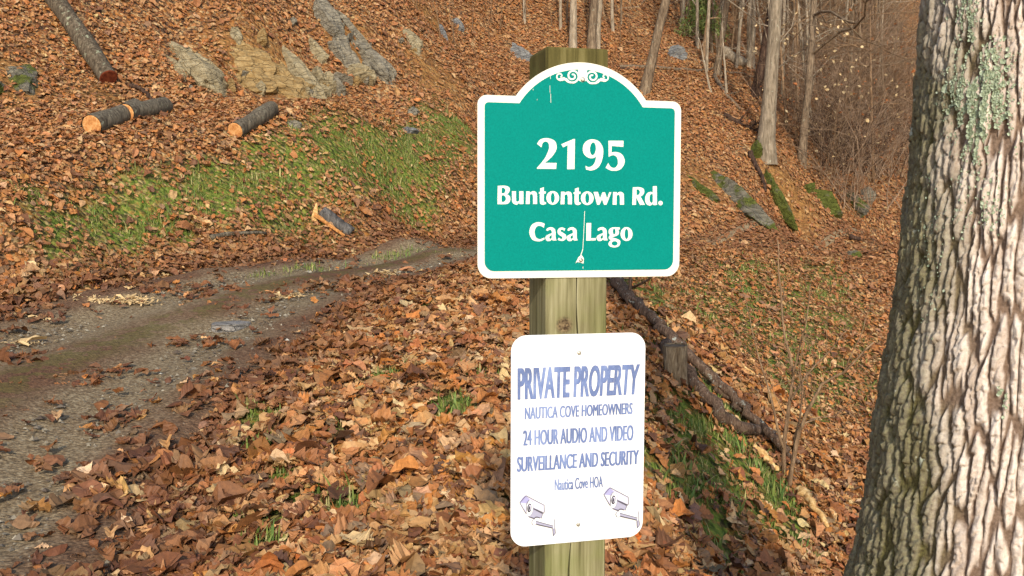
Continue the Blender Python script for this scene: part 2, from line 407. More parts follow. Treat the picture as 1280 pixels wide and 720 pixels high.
def add_grass(x, y, h):
    global off
    v, f = blades(x, y, h, rg); vs.append(v); fs.append(f + off); off += len(v)
    k = len(x); g1, g2, g3 = np.array(srgb(82, 108, 50)), np.array(srgb(128, 136, 62)), np.array(srgb(164, 154, 98))
    m = rg.random((k, 1)); m2 = rg.random((k, 1)) < .2
    c = g1 * (1 - m) + g2 * m; c = np.where(m2, g3, c) * rg.uniform(.7, 1.2, (k, 1))
    cs.append(np.repeat(c, 8, 0))
for r0, r1, dens, hh in [(2.5, 8, 5200, .042), (8, 18, 4200, .036)]:
    n_ = int(R(34) * (r1 * r1 - r0 * r0) * dens); x, y = sector(n_, r0, r1)
    cl = fbm(x * 4, y * 4, 77, 3)
    s = rg.random(n_) < green(x, y) * sstep(.38, .62, cl); x, y = x[s], y[s]
    add_grass(x, y, np.clip(rg.lognormal(math.log(hh), .4, len(x)), .02, .11) * (.6 + .8 * sstep(.45, .7, cl[s])))
o = mesh("grass", np.concatenate(vs), [np.concatenate(fs)], None, smooth=False, col=np.concatenate(cs))
m = NM("grass_blade", .6, .25); m.color(m.attr("tint", "Color")); M_TINT = m.m
o.data.materials.append(M_TINT)
tag(o, "short green grass and moss tufts on the bank and slope", "grass", kind="stuff")

# loose gravel of the track
x, y = sector(60000, 3.0, 11.0); rm = road_mask(x, y); s = (rm > .05) & (x < 1.5) & (fbm(x * 1.5, y * 1.5, 91, 4) > .42) & (rg.random(60000) < .5); x, y = x[s], y[s]; k = len(x)
oc = np.array([(1, 0, 0), (0, 1, 0), (-1, 0, 0), (0, -1, 0), (0, 0, .7), (0, 0, -.5)], float); of = np.array([(0, 1, 4), (1, 2, 4), (2, 3, 4), (3, 0, 4)])
sz = np.clip(rg.lognormal(math.log(.008), .5, k), .003, .026); V = oc[None] * (1 + .45 * rg.normal(0, .6, (k, 6, 3))) * sz[:, None, None]
aa = rg.uniform(0, 6.28, k); V = np.stack([V[..., 0] * np.cos(aa)[:, None] - V[..., 1] * np.sin(aa)[:, None], V[..., 0] * np.sin(aa)[:, None] + V[..., 1] * np.cos(aa)[:, None], V[..., 2]], -1) + np.stack([x, y, surf(x, y) - .004], 1)[:, None]
pc = np.array([srgb(128, 118, 100), srgb(104, 94, 80), srgb(160, 150, 130), srgb(84, 72, 60), srgb(190, 184, 168)])[rg.choice(5, k, p=[.36, .36, .10, .17, .01])] * rg.uniform(.8, 1.2, (k, 1))
o = mesh("gravel", V.reshape(-1, 3), [(of[None] + (np.arange(k) * 6)[:, None, None]).reshape(-1, 3)], M_TINT, smooth=False, col=np.repeat(pc, 6, 0))
tag(o, "loose grey and tan gravel on the surface of the track", "gravel", kind="stuff")

# pale wood chips and sawdust trodden into the track
vs, fs, cs, off = [], [], [], 0
for px, py, rx_, ry_, k in [(140, 382, 55, 5, 150), (175, 379, 25, 4, 70), (35, 402, 40, 4, 40), (360, 375, 25, 3, 120), (470, 346, 32, 3, 220), (215, 345, 14, 3, 20), (575, 344, 40, 4, 60), (430, 313, 20, 4, 60), (30, 435, 30, 4, 40), (550, 322, 30, 3, 60)]:
    c = ground_at(px, py); s = ppm(c); c2 = ground_at(px, py - ry_); dy = max(abs(c2[1] - c[1]), .05)
    x = c[0] + rg.normal(0, .5, k) * rx_ / s; y = c[1] + rg.normal(0, .5, k) * dy
    v, f = place_leaves(leaf_template([.12, .16, .14, .1]), np.stack([x, y, surf(x, y)], 1), rg.lognormal(math.log(.035), .5, k), N(x, y), np.full(k, .15), np.full(k, .006), rg)
    vs.append(v); fs.append(f + off); off += len(v)
    cs.append(np.repeat(np.array(srgb(200, 170, 122)) * rg.uniform(.6, 1.15, (k, 1)), 12, 0))
o = mesh("wood_chips", np.concatenate(vs), [np.concatenate(fs)], M_TINT, smooth=False, col=np.concatenate(cs))
tag(o, "pale yellow wood chips and sawdust scattered along the track", "wood chips", kind="stuff")
# ------------------------------------------------------------------ post and signs
YAW = R(14.5)
PN = np.array([math.sin(YAW), -math.cos(YAW), 0.0]); PU = np.array([math.cos(YAW), math.sin(YAW), 0.0]); PZ = np.array([0, 0, 1.0])
_fwd = np.array([0, math.cos(PITCH), -math.sin(PITCH)])
PC = EYE + np.array([1.0, 0, 0]) * .149 - UP * (-.214) + FWD * 2.136      # a point on the upper sign's face
def uv(px, py, off=0.0):
    """point of the photograph on the plane of the sign faces (off = metres in front of it) -> (u, v)"""
    d = ray(px, py); t = (PC + PN * off - EYE).dot(PN) / d.dot(PN); p = EYE + d * t - PC
    return np.array([p.dot(PU), p[2]])
def on_plane(u, v, off): return PC + PU * u + PZ * v + PN * off

def mat_post():
    m = NM("weathered_treated_timber", .85, .15); c = m.coord("Object")
    kn = m.n("Combine" + "XYZ"); 
    ku, kv = uv(706, 407)
    kp = on_plane(ku, kv, -.004) - POST_ORG
    dv = m.n("VectorMath", operation='DISTANCE', ins={0: c, 1: tuple(kp)}).outputs["Value"]
    near = m.ramp(dv, [(0, 1.0), (.055, 0.0)])
    kd = m.ramp(dv, [(0, 1.0), (.012, .9), (.022, 0.0)])
    g1 = m.noise(m.mapping(c, scale=(1, 1, .035)), 95, 5, .65, .3)
    g2 = m.noise(m.mapping(m.mix(.05, c, m.n("TexNoise", ins={"Vector": c, "Scale": 3.0}).outputs[1], 'ADD'), scale=(1, 1, .03)), 34, 3, .5, .6)
    gg = m.math('ADD', m.math('MULTIPLY', g1, .5), m.math('MULTIPLY', g2, .5)); gg = m.math('ADD', gg, m.math('MULTIPLY', near, -.06))
    col = m.ramp(gg, [(.32, srgb(72, 66, 44)), (.45, srgb(110, 104, 72)), (.55, srgb(136, 130, 96)), (.68, srgb(162, 156, 122))])
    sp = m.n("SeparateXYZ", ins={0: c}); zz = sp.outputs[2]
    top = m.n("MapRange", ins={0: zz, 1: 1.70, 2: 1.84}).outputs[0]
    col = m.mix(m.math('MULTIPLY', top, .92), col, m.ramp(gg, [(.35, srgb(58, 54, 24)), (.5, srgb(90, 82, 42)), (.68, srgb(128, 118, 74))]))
    olive = m.ramp(m.noise(c, 7, 4), [(.45, 0), (.7, .5)])
    col = m.mix(olive, col, srgb(116, 122, 66))
    col = m.mix(kd, col, m.ramp(m.noise(c, 160, 3), [(.35, srgb(52, 36, 26)), (.65, srgb(132, 112, 82))]))
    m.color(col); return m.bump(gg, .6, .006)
# outline of the post in plan: front face 5.5 in wide with a drying crack, square section
f0, f1 = uv(682.3, 380, -.004)[0], uv(758.5, 380, -.004)[0]
W_ = f1 - f0; Dp = W_ * .98
ztop = on_plane(*uv(715, 59.5, -.004), 0)[2]
POST_ORG = on_plane((f0 + f1) / 2, 0, -.004 - Dp / 2); POST_ORG[2] = float(H(POST_ORG[0], POST_ORG[1]))
post = thing("sign_post", POST_ORG, "square greenish weathered timber post carrying the green and the white sign", "post")
zs = np.unique(np.r_[np.linspace(POST_ORG[2] - .3, ztop - .006, 90)])
crk = lambda z: np.interp(z, [0.6, .85, 1.30, 1.42, 2.0], [uv(711, 720)[0], uv(712.5, 690)[0], uv(724.5, 420)[0], uv(722, 352)[0], uv(720, 100)[0]])
cw = lambda z: np.interp(z, [.6, 1.30, 1.40, 1.48, 1.6, 2.1], [.0020, .0017, .0016, .0012, .0002, .0002])
vsx = []
for z in zs:
    cx = crk(z) + .0015 * math.sin(z * 21); h = cw(z) * (1 + .3 * math.sin(z * 47)); ch = .003
    k = np.array([(f0, -ch), (f0 + ch, 0), (f0 + W_ * .3, .0006 * math.sin(z * 9)), (cx - h, 0), (cx - h * .2, -.022), (cx + h * .2, -.022), (cx + h, .0004 * math.sin(z * 13)), (f0 + W_ * .85, 0), (f1 - ch, 0), (f1, -ch), (f1, -Dp + ch), (f1 - ch, -Dp), (f0 + ch, -Dp), (f0, -Dp + ch)])
    vsx.append([on_plane(a, z - PC[2], b - .004) for a, b in k])
vsx.append([np.array(p) for p in vsx[-1]])
ctr = np.mean(vsx[-1], 0)
for q_ in range(len(vsx[-1])): vsx[-1][q_] = ctr + (vsx[-1][q_] - ctr) * .975 + np.array([0, 0, .006])
V = np.array(vsx).reshape(-1, 3); sg = len(vsx[0]); i = np.arange(len(vsx) - 1)[:, None] * sg; j = np.arange(sg)[None]; k = (j + 1) % sg
tf = np.array([[a + (len(vsx) - 1) * sg for a in t] for t in tessellate_polygon([[Vector(p) for p in vsx[-1]]])])
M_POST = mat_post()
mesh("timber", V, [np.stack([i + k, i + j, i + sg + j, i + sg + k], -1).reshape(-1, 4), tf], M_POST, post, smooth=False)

# --- flat shapes on the sign plane
def crom(pts, n_=6):
    """closed outline 'x,y x,y! ...': '!' keeps a sharp corner, the rest is smoothed"""
    P_ = []; C_ = []
    for s in pts.split():
        C_.append(s.endswith("!")); P_.append([float(q) for q in s.rstrip("!").split(",")])
    P_ = np.array(P_); m_ = len(P_); out = []
    for a in range(m_):
        p1, p2 = P_[a], P_[(a + 1) % m_]
        p0 = P_[a - 1] if not C_[a] else p1; p3 = P_[(a + 2) % m_] if not C_[(a + 1) % m_] else p2
        if C_[a] and C_[(a + 1) % m_]: out.append(p1); continue
        for t in np.linspace(0, 1, n_, endpoint=False):
            out.append(.5 * ((2 * p1) + (-p0 + p2) * t + (2 * p0 - 5 * p1 + 4 * p2 - p3) * t * t + (-p0 + 3 * p1 - 3 * p2 + p3) * t ** 3))
    return np.array(out)
def ell(cx, cy, rx_, ry_, tilt=0, n_=28):
    a = np.linspace(0, 2 * np.pi, n_, endpoint=False); x, y = rx_ * np.cos(a), ry_ * np.sin(a)
    return np.stack([cx + x * math.cos(tilt) - y * math.sin(tilt), cy + x * math.sin(tilt) + y * math.cos(tilt)], 1)
class Flat:
    def __init__(s): s.a = Acc()
    def poly(s, loops, off, depth=0.0):
        """loops in (u, v); loop 0 outer, the rest holes"""
        loops = [np.asarray(l) for l in loops]; flat = np.concatenate(loops)
        tr = np.array(tessellate_polygon([[Vector((p[0], p[1], 0)) for p in l] for l in loops]))
        a_, b_, c_ = flat[tr[:, 0]], flat[tr[:, 1]], flat[tr[:, 2]]
        cr = (b_[:, 0] - a_[:, 0]) * (c_[:, 1] - a_[:, 1]) - (b_[:, 1] - a_[:, 1]) * (c_[:, 0] - a_[:, 0])
        tr = np.where((cr < 0)[:, None], tr[:, ::-1], tr)
        V = np.array([on_plane(p[0], p[1], off) for p in flat])
        if depth:
            Vb = np.array([on_plane(p[0], p[1], off - depth) for p in flat]); n_ = len(V)
            s.a.add(np.concatenate([V, Vb]), [tr, tr[:, ::-1] + n_])
            o_ = 0
            for l in loops:
                i_ = np.arange(len(l)); j_ = (i_ + 1) % len(l)
                s.a.f.append(np.stack([i_ + o_, i_ + o_ + n_, j_ + o_ + n_, j_ + o_], 1) + s.a.n - 2 * n_); o_ += len(l)
        else: s.a.add(V, [tr])
    def build(s, name, mat, parent): return s.a.build(name, mat, parent, smooth=False)
def rounded(c, r_, n_=9):
    """polygon with circularly rounded corners; r_ per corner"""
    c = np.asarray(c, float); out = []; m_ = len(c)
    for a in range(m_):
        p, q0, q1 = c[a], c[a - 1], c[(a + 1) % m_]
        if r_[a] <= 0: out.append(p); continue
        d0 = (q0 - p) / np.linalg.norm(q0 - p); d1 = (q1 - p) / np.linalg.norm(q1 - p)
        al = math.acos(np.clip(d0.dot(d1), -1, 1)); tl = r_[a] / math.tan(al / 2)
        b_ = (d0 + d1) / np.linalg.norm(d0 + d1); cc = p + b_ * (r_[a] / math.sin(al / 2))
        s0, s1 = p + d0 * tl - cc, p + d1 * tl - cc
        a0 = math.atan2(s0[1], s0[0]); a1 = math.atan2(s1[1], s1[0]); da = (a1 - a0 + math.pi) % (2 * math.pi) - math.pi
        out += [cc + r_[a] * np.array([math.cos(a0 + da * t), math.sin(a0 + da * t)]) for t in np.linspace(0, 1, n_)]
    return np.array(out)
def mat_paint(name, colr, rough=.45, dirt=0.06, dirtcol=(.45, .42, .3), var=.06, spec=.4):
    m = NM(name, rough, spec); c = m.coord("Object")
    col = m.mix(m.ramp(m.noise(c, 260, 2), [(.3, 0), (.7, 1)]), tuple(x * (1 - var) for x in colr), tuple(min(1, x * (1 + var)) for x in colr))
    d = m.ramp(m.noise(c, 9, 6, .7), [(.5, 0), (.8, 1)])
    col = m.mix(m.math('MULTIPLY', d, dirt * 3), col, dirtcol)
    m.color(col); return m.bump(m.noise(c, 420, 2), .05, .001)
def mat_metal(name, colr):
    m = NM(name, .35, .5); m.b.inputs["Metallic"].default_value = .8
    c = m.coord("Object"); m.color(m.ramp(m.noise(c, 300, 3), [(.35, tuple(x * .5 for x in colr)), (.6, colr)])); return m.m
M_WHITE = mat_paint("white_reflective_sheet", (.74, .71, .60), dirt=.06)
M_WHITE2 = mat_paint("white_sign_sheet", (.77, .77, .75), dirt=.07, dirtcol=(.6, .58, .40))
M_GREEN = mat_paint("teal_reflective_sheet", (.0012, .205, .168), .6, dirt=.02, dirtcol=(.02, .32, .27), var=.10, spec=.04)
M_LET = mat_paint("cream_white_lettering", (.76, .74, .64), dirt=.03)
M_SCREW = mat_metal("zinc_screw", (.6, .57, .48))
PX = lambda ox, oy, s: (lambda arr: np.array([uv(ox + p[0] / s, oy + p[1] / s) for p in arr]))

# --- upper green address sign
org = on_plane(*uv(724, 348), 0)
sg1 = thing("address_sign", org, "green arched address sign with white border and lettering at the top of the post", "sign")
def arch_outline(ins):
    L, Rr, Bm, S = -.2286 + ins, .2286 - ins, VB + ins, VS - ins
    r_arc = .1795; top = VT - ins; cy = VT - r_arc; ra_ = r_arc - ins
    xs_ = math.sqrt(max(ra_ ** 2 - (S - cy) ** 2, 0)); a0 = math.atan2(S - cy, xs_)
    arc = [np.array([CU + ra_ * math.cos(t), cy + ra_ * math.sin(t)]) for t in np.linspace(a0, math.pi - a0, 40)]
    q = [np.array([CU + L, Bm]), np.array([CU + Rr, Bm]), np.array([CU + Rr, S])] + arc + [np.array([CU + L, S])]
    rb, rt = .030 - ins * .6, .020 - ins * .75
    P_ = rounded(q, [rb, rb, rt] + [0] * len(arc) + [rt])
    c_, s_ = math.cos(ROLL), math.sin(ROLL); o_ = np.array([CU, 0])
    return np.array([[(p[0] - CU) * c_ - p[1] * s_ + CU, (p[0] - CU) * s_ + p[1] * c_] for p in P_])
tl, tr_, bl, br = uv(596.4, 118.3), uv(851.8, 127), uv(596, 348.1), uv(850, 345.4)
CU = (tl[0] + tr_[0] + bl[0] + br[0]) / 4; ROLL = .5 * (math.atan2(tr_[1] - tl[1], tr_[0] - tl[0]) + math.atan2(br[1] - bl[1], br[0] - bl[0]))
VB = (bl[1] + br[1]) / 2; VS = (tl[1] + tr_[1]) / 2; VT = uv(727, 78)[1]
print("SIGN1", CU, ROLL, VB, VS, VT, tr_[0] - tl[0], br[0] - bl[0], "post", W_, ztop)
f = Flat(); f.poly([arch_outline(0)], 0, .0025); f.build("panel", M_WHITE, sg1)
f = Flat(); f.poly([arch_outline(.0150)], .0006, .0004); f.build("green_face", M_GREEN, sg1)
G = {}
G['2'] = ("100,466! 320,468! 325,400! 193,398! 265,335 312,270 326,210 300,145 215,116 140,132 102,182! 152,222! 165,175 198,154 232,175 238,235 200,330 150,400 100,456!",)
G['1'] = ("378,186! 520,126! 535,126! 530,470! 446,472! 452,195! 400,222!",)
G['9'] = ("655,432! 690,448 735,430 765,385 778,325! 740,345 690,340 640,300 625,240 640,180 685,140 745,130 810,155 850,215 858,290 840,380 800,450 730,485 662,475!", ell(740, 238, 34, 74, .06))
G['5'] = ("918,146! 1090,146! 1088,216! 955,205! 952,280! 1010,275 1070,300 1102,360 1095,420 1050,475 980,490 930,480 885,455! 915,400! 935,435 965,455 1000,450 1025,410 1020,350 995,318 960,312 920,330!",)
G['B'] = ("75,78! 170,76 225,95 236,130 222,170 195,192! 230,210 243,255 228,300 180,322 72,322!", "126,106! 155,106 178,130 170,165 150,178 126,178!", "126,206! 160,206 182,235 180,270 155,292 126,292!")
G['u'] = ("265,150! 318,150! 320,270 335,290 362,275! 362,150! 417,150! 418,320! 368,322! 362,303! 330,328 290,318 268,290 265,240",)
G['n'] = ("455,152! 500,152! 508,168! 540,150 580,158 598,195 600,320! 546,320! 544,215 530,188 502,198! 500,320! 448,320!",)
G['t'] = ("622,165! 640,152 640,115! 690,95! 690,152! 716,152! 714,181! 690,182! 690,270 700,292 722,300! 715,318 680,330 645,318 636,280 636,182! 622,180!",)
G['o'] = (ell(808, 238, 85, 91), ell(808, 238, 27, 68))
G['w'] = ("232,160! 290,158! 318,250! 350,165! 385,165! 412,250! 440,165! 470,163! 405,330! 372,330! 345,255! 310,330! 280,330!",)
G['R'] = ("755,98! 840,96 895,115 908,160 890,200 858,220! 918,330! 850,332! 800,228! 798,330! 748,332!", "805,126! 835,130 850,160 835,195 805,201!")
G['d'] = ("1022,85! 1075,80! 1078,332! 1030,335! 1025,318! 990,340 945,328 922,285 922,225 950,175 990,158 1022,167!", "1022,192! 1000,186 980,215 980,275 1000,305 1022,295!")
G['.'] = (ell(1125, 308, 29, 30),)
G['C'] = ("220,125! 210,168! 180,150 145,150 118,180 112,225 130,275 170,290 215,272! 218,290! 185,308 140,312 90,295 62,250 58,190 85,135 135,110 185,112",)
G['a'] = ("235,195! 250,172 290,162 325,180 335,215 335,270 347,303! 305,304! 298,290! 275,308 245,308 228,285 232,258 260,240 295,226! 292,200 275,188 250,202!", "295,246! 275,255 268,275 280,288 295,278!")
G['s'] = ("440,178! 428,202! 410,188 390,192 392,208 420,225 445,245 448,275 430,300 400,308 358,298! 368,273! 395,288 410,280 402,262 375,245 358,225 358,195 375,172 405,165",)
G['L'] = ("665,118! 715,116! 712,280! 765,278! 762,303! 662,305!",)
G['g'] = ("1022,165! 1018,187! 1003,188! 1012,215 1000,245 960,262 930,270! 985,285 1022,305 1022,345 1000,370 955,378 912,365 900,340 910,315 930,300! 905,285 905,262 918,245! 902,225 905,190 930,168 965,163", ell(960, 208, 15, 31), ell(965, 335, 32, 24))
G['O'] = (ell(1092, 235, 64, 74), ell(1092, 235, 20, 55))
C1, C2, C3, C4 = (660, 160, 9.143), (615, 225, 10.667), (720, 225, 10.667), (655, 265, 8.533)
def line(parent, items, name="lettering", mat=None):
    f = Flat()
    for g_, (ox, oy, s), dx, dy in items:
        T = PX(ox, oy, s)
        f.poly([T((crom(l) if isinstance(l, str) else l) + np.array([dx, dy])) for l in G[g_]], .0010, .0003)
    return f.build(name, mat or M_LET, parent)
tag(line(sg1, [('2', C1, 0, 0), ('1', C1, 0, 0), ('9', C1, 0, 0), ('5', C1, 0, 0)]), "large numerals 2195")
tag(line(sg1, [('B', C2, 0, 0), ('u', C2, 0, 0), ('n', C2, 0, 0), ('t', C2, 0, 0), ('o', C2, 0, 0), ('n', C2, 464, 4), ('t', C2, 463, 4), ('o', C2, 460, 5), ('w', C3, 0, 0), ('n', C2, 1158, 9), ('R', C3, 0, 0), ('d', C3, 0, 0), ('.', C3, 0, 0)]), "words Buntontown Rd.")
tag(line(sg1, [('C', C4, 0, 0), ('a', C4, 0, 0), ('s', C4, 0, 0), ('a', C4, 226, 0), ('L', C4, 0, 0), ('a', C4, 546, -1), ('g', C4, 0, 0), ('O', C4, 0, 0)]), "words Casa Lago")
# scroll ornament: two mirrored pairs of spirals hanging from the border
f = Flat(); T = PX(640, 50, 8)
def spiral(cx, cy, r0, r1, a0, a1, w0, w1, off, n_=44):
    a = np.linspace(a0, a1, n_); r_ = np.linspace(r0, r1, n_); wd = np.linspace(w0, w1, n_) / 2
    o_ = np.stack([cx + (r_ + wd) * np.cos(a), cy + (r_ + wd) * np.sin(a)], 1); i_ = np.stack([cx + (r_ - wd) * np.cos(a), cy + (r_ - wd) * np.sin(a)], 1)
    V = T(np.concatenate([o_, i_])); V = np.array([on_plane(p[0], p[1], off) for p in V]); k_ = np.arange(n_ - 1)
    f.a.add(V, [np.stack([k_, k_ + n_, k_ + n_ + 1, k_ + 1], 1)])
for sx, cx, sc in ((1, 604, 1), (-1, 803, -1)):
    dy = 0 if sx == 1 else 8
    q = math.pi
    def S(cx_, cy_, r0, r1, a0, a1, w0, w1, off):
        spiral(cx_, cy_ + dy, r0, r1, a0 if sx == 1 else q - a0, a1 if sx == 1 else q - a1, w0, w1, off)
    S(cx, 360, 66, 12, R(70), R(-480) , 18, 17, .0010)
    S(cx - sx * 124, 362, 44, 8, R(60), R(440), 15, 14, .0012)
    S(cx, 360, 66, 66, R(70), R(160), 20, 10, .0014)
    f.poly([T(np.array([[cx - sx * 158, 392 + dy], [cx - sx * 124, 412 + dy], [cx - sx * 78, 404 + dy], [cx - sx * 54, 425 + dy], [cx - sx * 20, 436 + dy], [cx - sx * 40, 400 + dy], [cx - sx * 86, 372 + dy]]))], .0016)
f.poly([T(np.array([[632, 262], [780, 264], [752, 300], [744, 350], [756, 400], [704, 424], [654, 398], [664, 350], [658, 300]]))], .0008)
tag(f.build("scroll_ornament", M_LET, sg1), "white double spiral scroll under the arch")
CR = [[(730.2, 264), (730.8, 264), (729.8, 288), (728.5, 312), (726.6, 318), (725.2, 323), (723.8, 323), (726.2, 316), (727.9, 311), (729.2, 288)],
      [(719, 329), (723, 321), (727, 319), (729.5, 323), (729, 329.5), (725, 328), (721, 327.5)]]
for px, py, hh in [(687.6, 93, 6), (687, 107, 9), (688, 117, 12), (666, 111, 2), (671, 124, 1.5), (728.2, 333, 3)]:
    CR.append([(px - .3, py), (px + .2, py + .2), (px + .4, py + hh), (px - .05, py + hh * .95)])
for q_, l in enumerate(CR):                                             # hairline crack and scratches in the sheet
    f = Flat(); f.poly([np.array([uv(*p) for p in l])], .0018 + .0001 * q_); f.build("scratch", M_LET, sg1)
def screw(px, py, r_, parent):
    u_, v_ = uv(px, py); a = np.linspace(0, 2 * np.pi, 12, endpoint=False); V = []
    for rr, oo in ((1.0, .0004), (.92, .0022), (.55, .0034), (.15, .0028)):
        V += [on_plane(u_ + r_ * rr * math.cos(t), v_ + r_ * rr * math.sin(t), oo + .0008) for t in a]
    i_ = np.arange(12); j_ = (i_ + 1) % 12; A_ = Acc()
    A_.add(V, [np.concatenate([np.stack([i_ + k_, j_ + k_, j_ + k_ + 12, i_ + k_ + 12], 1) for k_ in (0, 12, 24)]), (i_ + 36)[None]])
    return A_.build("screw", M_SCREW, parent)
screw(728.2, 99.5, .0052, sg1); screw(725.8, 325, .0050, sg1)

# --- lower white notice
c4 = [uv(639, 419.6), uv(807, 415.3), uv(803.2, 669.8), uv(638.2, 684.6)]
sg2 = thing("notice_sign", on_plane(*((c4[2] + c4[3]) / 2), 0), "white private property notice with faded blue lettering low on the post", "sign")
f = Flat(); f.poly([rounded(c4[::-1], [.034] * 4, 12)], 0, .002); f.build("panel", M_WHITE2, sg2)
def mat_ink():
    m = NM("faded_blue_ink", .5, .3); c = m.coord("Object")
    a = m.noise(m.mapping(c, scale=(1, 1, .5)), 22, 4, .6); b = m.noise(c, 240, 3, .6)
    col = m.ramp(a, [(.34, srgb(90, 104, 142)), (.5, srgb(100, 118, 162)), (.66, srgb(128, 146, 188))])
    col = m.mix(m.ramp(b, [(.55, 0), (.8, .4)]), col, srgb(170, 182, 214)); m.color(col); return m.m
M_INK = mat_ink()
def text_line(txt, quad, bold, parent, thick=.03, sub=None):
    cu = bpy.data.curves.new("words", 'FONT'); cu.body = txt; cu.size = 1; cu.offset = bold; cu.resolution_u = 4; cu.space_character = 1.02
    to = bpy.data.objects.new("words", cu); COL.objects.link(to); bpy.context.view_layer.update()
    me = bpy.data.meshes.new_from_object(to.evaluated_get(bpy.context.evaluated_depsgraph_get()))
    bpy.data.objects.remove(to); bpy.data.curves.remove(cu)
    v = np.zeros(len(me.vertices) * 3); me.vertices.foreach_get("co", v); v = v.reshape(-1, 3)[:, :2]
    fs_ = [np.array([list(p.vertices)]) for p in me.polygons]; bpy.data.meshes.remove(me)
    up_ = v[v[:, 0].argsort()]; lo, hi = v.min(0), v.max(0)
    if sub: lo[1], hi[1] = sub
    else: lo[1], hi[1] = 0, .72 if hi[1] < .76 else hi[1]
    s = (v - lo) / (hi - lo); Q4 = [uv(*p) for p in quad]       # tl, tr, bl, br
    w2 = np.array([(Q4[2] * (1 - a) + Q4[3] * a) * (1 - b) + (Q4[0] * (1 - a) + Q4[1] * a) * b for a, b in s])
    A_ = Acc(); wx_ = np.linalg.norm(Q4[1] - Q4[0]) / (hi[0] - lo[0]) * thick
    for q_, dx in enumerate((0, -1, 1, -.5, .5)): A_.add([on_plane(p[0] + dx * wx_, p[1], .0006 + .00012 * q_) for p in w2], fs_)
    return tag(A_.build("lettering", M_INK, parent, smooth=False), "blue words " + txt)
text_line("PRIVATE PROPERTY", [(647.5, 459), (799.5, 454), (647.5, 498.8), (796.5, 492)], .016, sg2, .045)
text_line("NAUTICA COVE HOMEOWNERS", [(656.2, 508.6), (790.5, 502.7), (656.2, 524.2), (790, 517.3)], .0, sg2, .062)
text_line("24 HOUR AUDIO AND VIDEO", [(654.3, 537.2), (791.4, 530.3), (654.3, 557), (791, 550.2)], .0, sg2, .066)
text_line("SURVEILLANCE AND SECURITY", [(646.8, 570.3), (798.3, 561.4), (646.6, 589.8), (797.6, 580)], .0, sg2, .066)
text_line("Nautica Cove HOA", [(693.4, 598.2), (753.2, 594.4), (693.4, 613), (753.2, 608.8)], .0, sg2, .052)
ink = {k_: mat_paint("print_" + k_, srgb(*c_), .5, .01, var=.03) for k_, c_ in dict(lavender=(158, 156, 196), pale=(196, 196, 214), grey=(84, 80, 94), dark=(66, 64, 72), mid=(158, 157, 178), white=(240, 240, 242)).items()}
def cctv(ox, oy):
    s = 10.286; T_ = PX(ox, oy, s)
    o_ = None
    LAY = [("lavender", "95,185! 135,125 175,92! 262,140! 215,155! 188,195! 178,200!"), ("pale", "95,187! 182,195! 176,325!"), ("grey", "93,184! 101,186! 180,322! 172,326!"),
           ("pale", "175,94! 410,215! 414,310! 275,256! 262,190! 230,150!"), ("mid", "270,262! 400,322! 372,386! 300,370! 284,394! 206,366! 255,322!"),
           ("grey", ell(226, 258, 46, 108, .12)), ("white", ell(226, 258, 42, 103, .12)), ("dark", ell(222, 254, 28, 60, .12)), ("pale", ell(226, 250, 17, 38, .12)), ("dark", ell(222, 256, 11, 27, .12)),
           ("grey", "272,252! 402,312! 412,308! 404,326! 385,330! 272,270!"), ("grey", "204,360! 284,382! 300,366! 330,366 365,382! 356,390! 325,380 300,382! 285,400! 210,372!"),
           ("grey", ell(278, 440, 29, 36)), ("white", ell(281, 440, 23, 30)), ("mid", "298,416! 528,480! 522,515! 306,466!"), ("dark", "308,456! 522,506! 520,518! 306,469!"),
           ("mid", "518,518! 545,512! 556,572! 524,612!"), ("pale", "540,395! 549,395! 549,520! 538,520!"), ("grey", "518,520! 524,520! 530,605! 524,612!")]
    A_ = {}; me_v, me_f, mats, mi, n0 = [], [], [], [], 0
    f = Flat(); idx = []
    for li, (mk, shp) in enumerate(LAY):
        b0 = sum(len(np.atleast_2d(x)) for x in f.a.f)
        f.poly([T_(crom(shp) if isinstance(shp, str) else shp)], .0005 + .00012 * li)
        idx += [mk] * (sum(len(np.atleast_2d(x)) for x in f.a.f) - b0)
    for q_, (x0, y0, x1, y1) in enumerate([(95, 185, 175, 92), (175, 92, 410, 215), (410, 215, 412, 310), (95, 185, 176, 325), (215, 152, 185, 195), (185, 195, 178, 322), (275, 256, 400, 314), (300, 420, 528, 482), (544, 395, 546, 520), (552, 575, 524, 612), (524, 612, 518, 518), (372, 386, 388, 330), (546, 515, 554, 574)]):
        nx_, ny_ = (y1 - y0), -(x1 - x0); ln = math.hypot(nx_, ny_); nx_, ny_ = nx_ / ln * 3.6, ny_ / ln * 3.6
        b0 = sum(len(np.atleast_2d(x)) for x in f.a.f)
        f.poly([T_(np.array([[x0 + nx_, y0 + ny_], [x1 + nx_, y1 + ny_], [x1 - nx_, y1 - ny_], [x0 - nx_, y0 - ny_]], float))], .0032 + .00003 * q_)
        idx += ["grey"] * (sum(len(np.atleast_2d(x)) for x in f.a.f) - b0)
    o_ = f.build("camera_picture", None, sg2)
    keys = sorted(set(idx))
    for k_ in keys: o_.data.materials.append(ink[k_])
    o_.data.polygons.foreach_set("material_index", [keys.index(k_) for k_ in idx])
    return o_
tag(cctv(640, 610), "printed surveillance camera at the lower left corner"); tag(cctv(745, 600), "printed surveillance camera at the lower right corner")
screw(723.8, 441, .0044, sg2); screw(722.6, 655.5, .0044, sg2)
